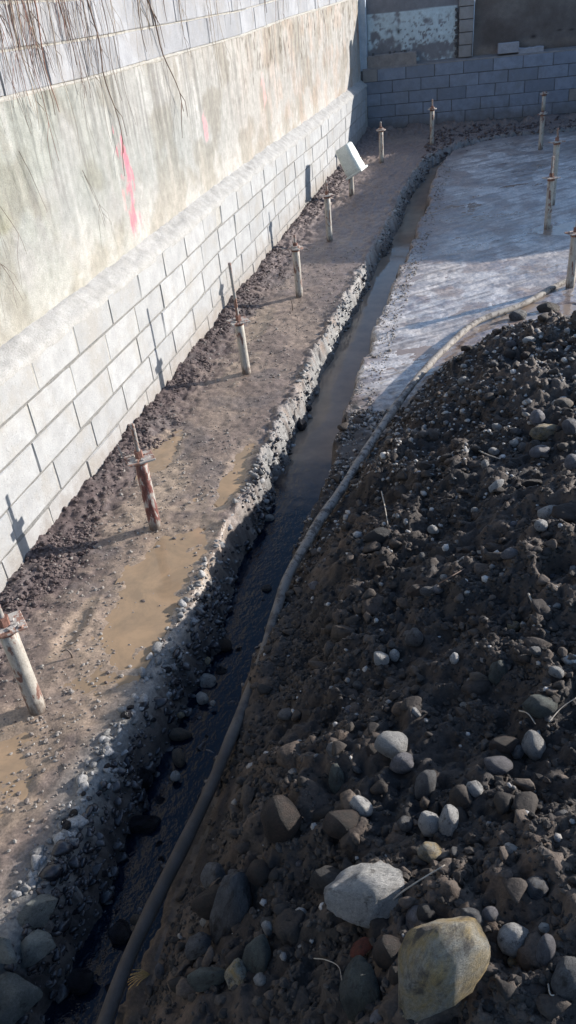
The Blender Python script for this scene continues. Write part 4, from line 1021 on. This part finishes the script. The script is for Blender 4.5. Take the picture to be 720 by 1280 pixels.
M_LUMP = mat_soil('earth lumps', (.026, .020, .017), (.075, .054, .041), .85, 1.)
tag(scatter('earth_lumps', X, Y, R, 2 if len(ICO[1][0]) > 42 else 3, M_LUMP, ang=.2, seed=12, sink=.55, amp=.55, det=.28), 'irregular lumps of clumped earth on the mound', 'soil', kind='stuff')
X, Y = pts(5600, 1.5, 4.6, .2, 6.5, 1.3, onm); R = np.clip(RS.lognormal(math.log(.0115), .5, len(X)), .006, .045)
tag(scatter('soil_clods', X, Y, R, 1, M_CLOD, ang=.9, seed=1), 'dark lumpy clods of earth covering the mound', 'soil', kind='stuff')
X, Y = pts(56000, 1.5, 4.4, .2, 6.6, 1.45, onm); R = np.clip(RS.lognormal(math.log(.0045), .45, len(X)), .002, .014)
tag(scatter('soil_crumbs', X, Y, R, 0, M_CRUMB, seed=2), 'fine crumbs of dark soil on the mound', 'soil', kind='stuff')
X, Y = pts(6500, 1.55, 4.4, .3, 6.3, .75, lambda x, y: onm(x, y) & (RS.rand(len(x)) < .12+.9*ss(2.6, 4.6, y+.8*fbm(x*2, y*2, 77, 3)))); R = np.clip(RS.lognormal(math.log(.0072), .5, len(X)), .003, .022)
tag(scatter('gravel', X, Y, R, 0, M_PEB, ang=.5, seed=3), 'grey and pale gravel mixed in the mound soil', 'gravel', kind='stuff')
ons = lambda x, y: (sdist(x, y, TR) < -np.interp(y, *TW)-.02) & (x > wallx(y)+.01)
X, Y = pts(4800, .0, 1.3, 1.0, 9., 1.2, ons); R = np.clip(RS.lognormal(math.log(.0045), .4, len(X)), .002, .013)
tag(scatter('mud_crumbs', X, Y, R, 0, M_SCRUMB, seed=4), 'pale crumbs of dried mud and mortar on the strip', 'gravel', kind='stuff')
onw = lambda x, y: (x-wallx(y) > .0) & (x-wallx(y) < .13+.25*vn2(x*5, y*2, 3))
X, Y = pts(9500, .0, .7, 1.3, 14., 1.3, onw); R = np.clip(RS.lognormal(math.log(.0052), .5, len(X)), .002, .02)
tag(scatter('rubble_crumbs', X, Y, R, 0, M_SCRUMB2, seed=5), 'reddish brown rubble crumbs piled along the foot of the block wall', 'rubble', kind='stuff')
onb = lambda x, y: (sdist(x, y, TR) < -.06) & (sdist(x, y, TR) > -np.interp(y, *TW)-.06*ss(2., 3.5, y)+.015)
X, Y = pts(4500, .7, 1.75, .5, 13., 1.4, onb); R = np.clip(RS.lognormal(math.log(.008), .5, len(X)), .003, .035)
tag(scatter('bank_gravel', X, Y, R, 1, M_WPEB, ang=.9, seed=6), 'wet dark gravel on the left bank of the trench', 'gravel', kind='stuff')
onl = lambda x, y: (sdist(x, y, TR) < -np.interp(y, *TW)+.035) & (sdist(x, y, TR) > -np.interp(y, *TW)-.085)
M_LIPC = mat_soil('cement crumbs', (.12, .115, .11), (.30, .29, .28), .85)
X, Y = pts(2300, .7, 1.9, 1.1, 14., 1.25, onl); R = np.clip(RS.lognormal(math.log(.007), .7, len(X)), .002, .03)
tag(scatter('cement_lumps', X, Y, R, 1, M_LIPC, ang=1., seed=7), 'pale cement lumps crusted along the left lip of the trench', 'rubble', kind='stuff')
onr = lambda x, y: (sdist(x, y, TR) > np.interp(y, *TW)-.02) & (sdist(x, y, TR) < np.interp(y, *TW)+.2) & (sdist(x, y, TOE) < .05)
X, Y = pts(2400, 1.4, 2.6, 2.6, 13., 1.2, onr); R = np.clip(RS.lognormal(math.log(.0045), .5, len(X)), .002, .016)
tag(scatter('slab_edge_rubble', X, Y, R, 0, M_SCRUMB, seed=8), 'small rubble on the slab edge right of the trench', 'rubble', kind='stuff')
ont = lambda x, y: np.abs(sdist(x, y, TR)) < np.interp(y, *TW)
X, Y = pts(1700, .8, 1.7, .4, 4.2, 1.1, ont); R = np.clip(RS.lognormal(math.log(.014), .5, len(X)), .006, .04)
tag(scatter('trench_cobbles', X, Y, R, 1, M_WPEB, ang=.8, seed=10, amp=.42, det=.08), 'dark wet pebbles and cobbles covering the bed of the near trench', 'gravel', kind='stuff')
onf = lambda x, y: (sdist(x, y, TR) < -.02)
X, Y = pts(1600, 1.5, 5.5, 13.2, 16.2, 1., onf); R = np.clip(RS.lognormal(math.log(.012), .5, len(X)), .005, .04)
tag(scatter('far_rubble', X, Y, R, 0, M_SCRUMB2, seed=9), 'rubble crumbs on the mud in front of the back wall', 'rubble', kind='stuff')

# ------------------------------------------------------------------ twigs and roots
def over(pl, h=.02):
    out = []
    for px, py in pl:
        p, t = at(px, py); p[2] += h; out.append(p)
    return out
stick('dry_twig', over([(475, 1150), (497, 1128), (520, 1112), (556, 1090)], .03), .0028, M_TWIG, 'thin pale forked twig above the ochre boulder', 'twig', n=5)
stick('dry_twig', over([(477, 618), (482, 642), (485, 660)], .02), .004, M_TWIG, 'thin pale twig beside the hose high on the slope', 'twig', n=5)
stick('dry_twig', over([(660, 747), (666, 762), (671, 779)], .02), .004, M_TWIG, 'short white twig at the right of the mound', 'twig', n=5)
stick('dry_twig', over([(596, 566), (610, 573), (625, 578)], .02), .005, M_TWIG, 'short straw beside the bright white pebble', 'twig', n=5)
stick('dry_straw', over([(648, 898), (660, 903), (668, 915)], .035), .0028, M_TWIG, 'dry stem arching over the egg shaped stone', 'stem', n=5)
stick('dry_straw', over([(685, 911), (702, 892), (720, 880)], .03), .002, M_TWIG, 'thin grey stem reaching to the right edge', 'stem', n=5)
stick('root_string', over([(393, 1203), (408, 1205), (424, 1214), (428, 1236)], .02), .0016, M_TWIG, 'pale root string dangling beside the dark olive boulder', 'root', n=5)
stick('root_string', over([(684, 1236), (688, 1250), (698, 1247), (702, 1234)], .02), .0018, M_TWIG, 'curled pale root at the bottom right', 'root', n=5)
stick('dry_twig', over([(548, 735), (563, 726), (580, 716)], .02), .003, M_VINE, 'brown twig beside the rounded brown cobble', 'twig', n=5)
p, t = at(188, 1218)
rt = empty('root_tuft', p, 'tuft of orange dry roots beside the hose at the bottom', 'roots')
for k in range(9):
    a = 2.4+k*.17+random.uniform(-.1, .1); L = random.uniform(.05, .085)
    A = np.array(R2*math.cos(a)+U2*math.sin(a)*.8-_f*.5)
    Q = [np.zeros(3), A*L*.5+np.array([0, 0, .012]), A*L+np.array([0, 0, -.004])]
    bm = bmesh.new(); tube(bm, smooth_path(Q, 7), [.0017]*6+[.0008], 4); bmo('root', bm, M_ROOT, rt)

# ------------------------------------------------------------------ dry vines on the upper wall
def vine(y, z0, z1, rad, mat, drift, label, group, fork=False, out=.02):
    n = max(6, int((z0-z1)/.07)); pts_ = []; yy = y; ph = random.uniform(0, 6)
    for k in range(n+1):
        z = z0+(z1-z0)*k/n; yy += drift/n+random.uniform(-.010, .010)+.006*math.sin(ph+k*.9)
        pts_.append((float(wallx(yy))-(.108 if z < ctop(yy)+.0 else .102)+out*(.6+.4*math.sin(ph+k*.8))+(.015 if z < ctop(yy) else 0)*k/n, yy, z))
    bm = bmesh.new(); tube(bm, pts_, [rad*(1-.65*k/n) for k in range(n+1)], 4)
    for q in range(random.randint(1, 4) if fork or random.random() < .6 else 0):
        i_ = random.randint(n//3, n-1); p0 = Vector(pts_[i_]); L = random.uniform(.08, .28); sd = random.choice([-1, 1])
        tw = [p0, p0+Vector((.012, sd*L*.35, -L*.35)), p0+Vector((.01, sd*L*.5+random.uniform(-.03, .03), -L))]
        tube(bm, tw, [rad*.5, rad*.38, rad*.2], 4)
    return tag(bmo('dry_vine', bm, mat), label, 'vine', group)
vine(6.25, 1.86, .86, .0085, M_VINE, .55, 'thick dark forked vine whose tips spread over the concrete', None, True, .03)
vine(5.35, 1.85, .75, .007, M_VINE, .1, 'long dark vine hanging lowest near the left of the wall', None, True, .03)
GV = {0: ('thin dark dry vine stem hanging down the upper block wall', 'dark dry vine stems on the wall', M_VINE),
      1: ('thin pale dry vine stem hanging down the upper block wall', 'pale dry vine stems on the wall', M_VINE2),
      2: ('thin reddish dry vine stem hanging down the upper block wall', 'reddish dry vine stems on the wall', M_VINE3)}
for k in range(112):
    y = 3.6+RS.gamma(1.5, 1.9) if k > 34 else RS.uniform(3.9, 5.4)
    if y > 15.5: continue
    c_ = ctop(y); cl = float(fbm(np.array([y*1.7]), np.array([0.]), 210, 2)[0])
    zb = c_-RS.choice([-.22, -.1, .03, .14, .38], p=[.25, .25, .25, .18, .07])+RS.uniform(-.05, .05)
    zt = c_+.62
    ki = RS.choice(3, p=[.5, .25, .25] if y < 5 else [.62, .3, .08])
    vine(y, zt, zb, float(RS.choice([.0016, .0024, .0034, .0055], p=[.3, .35, .25, .1]))*(1+.03*(y-4)), GV[ki][2], RS.uniform(-.06, .06), GV[ki][0], GV[ki][1], out=RS.uniform(.008, .03))
for k in range(6):   # a few wisps low on the concrete
    y = 3.2+RS.uniform(0, 2.2); z = RS.uniform(.3, .9)
    vine(y, z+.25, z-.1, .002, M_VINE, .12, 'short thin dry tendril clinging low on the concrete', 'low dry tendrils on the concrete', out=.01)
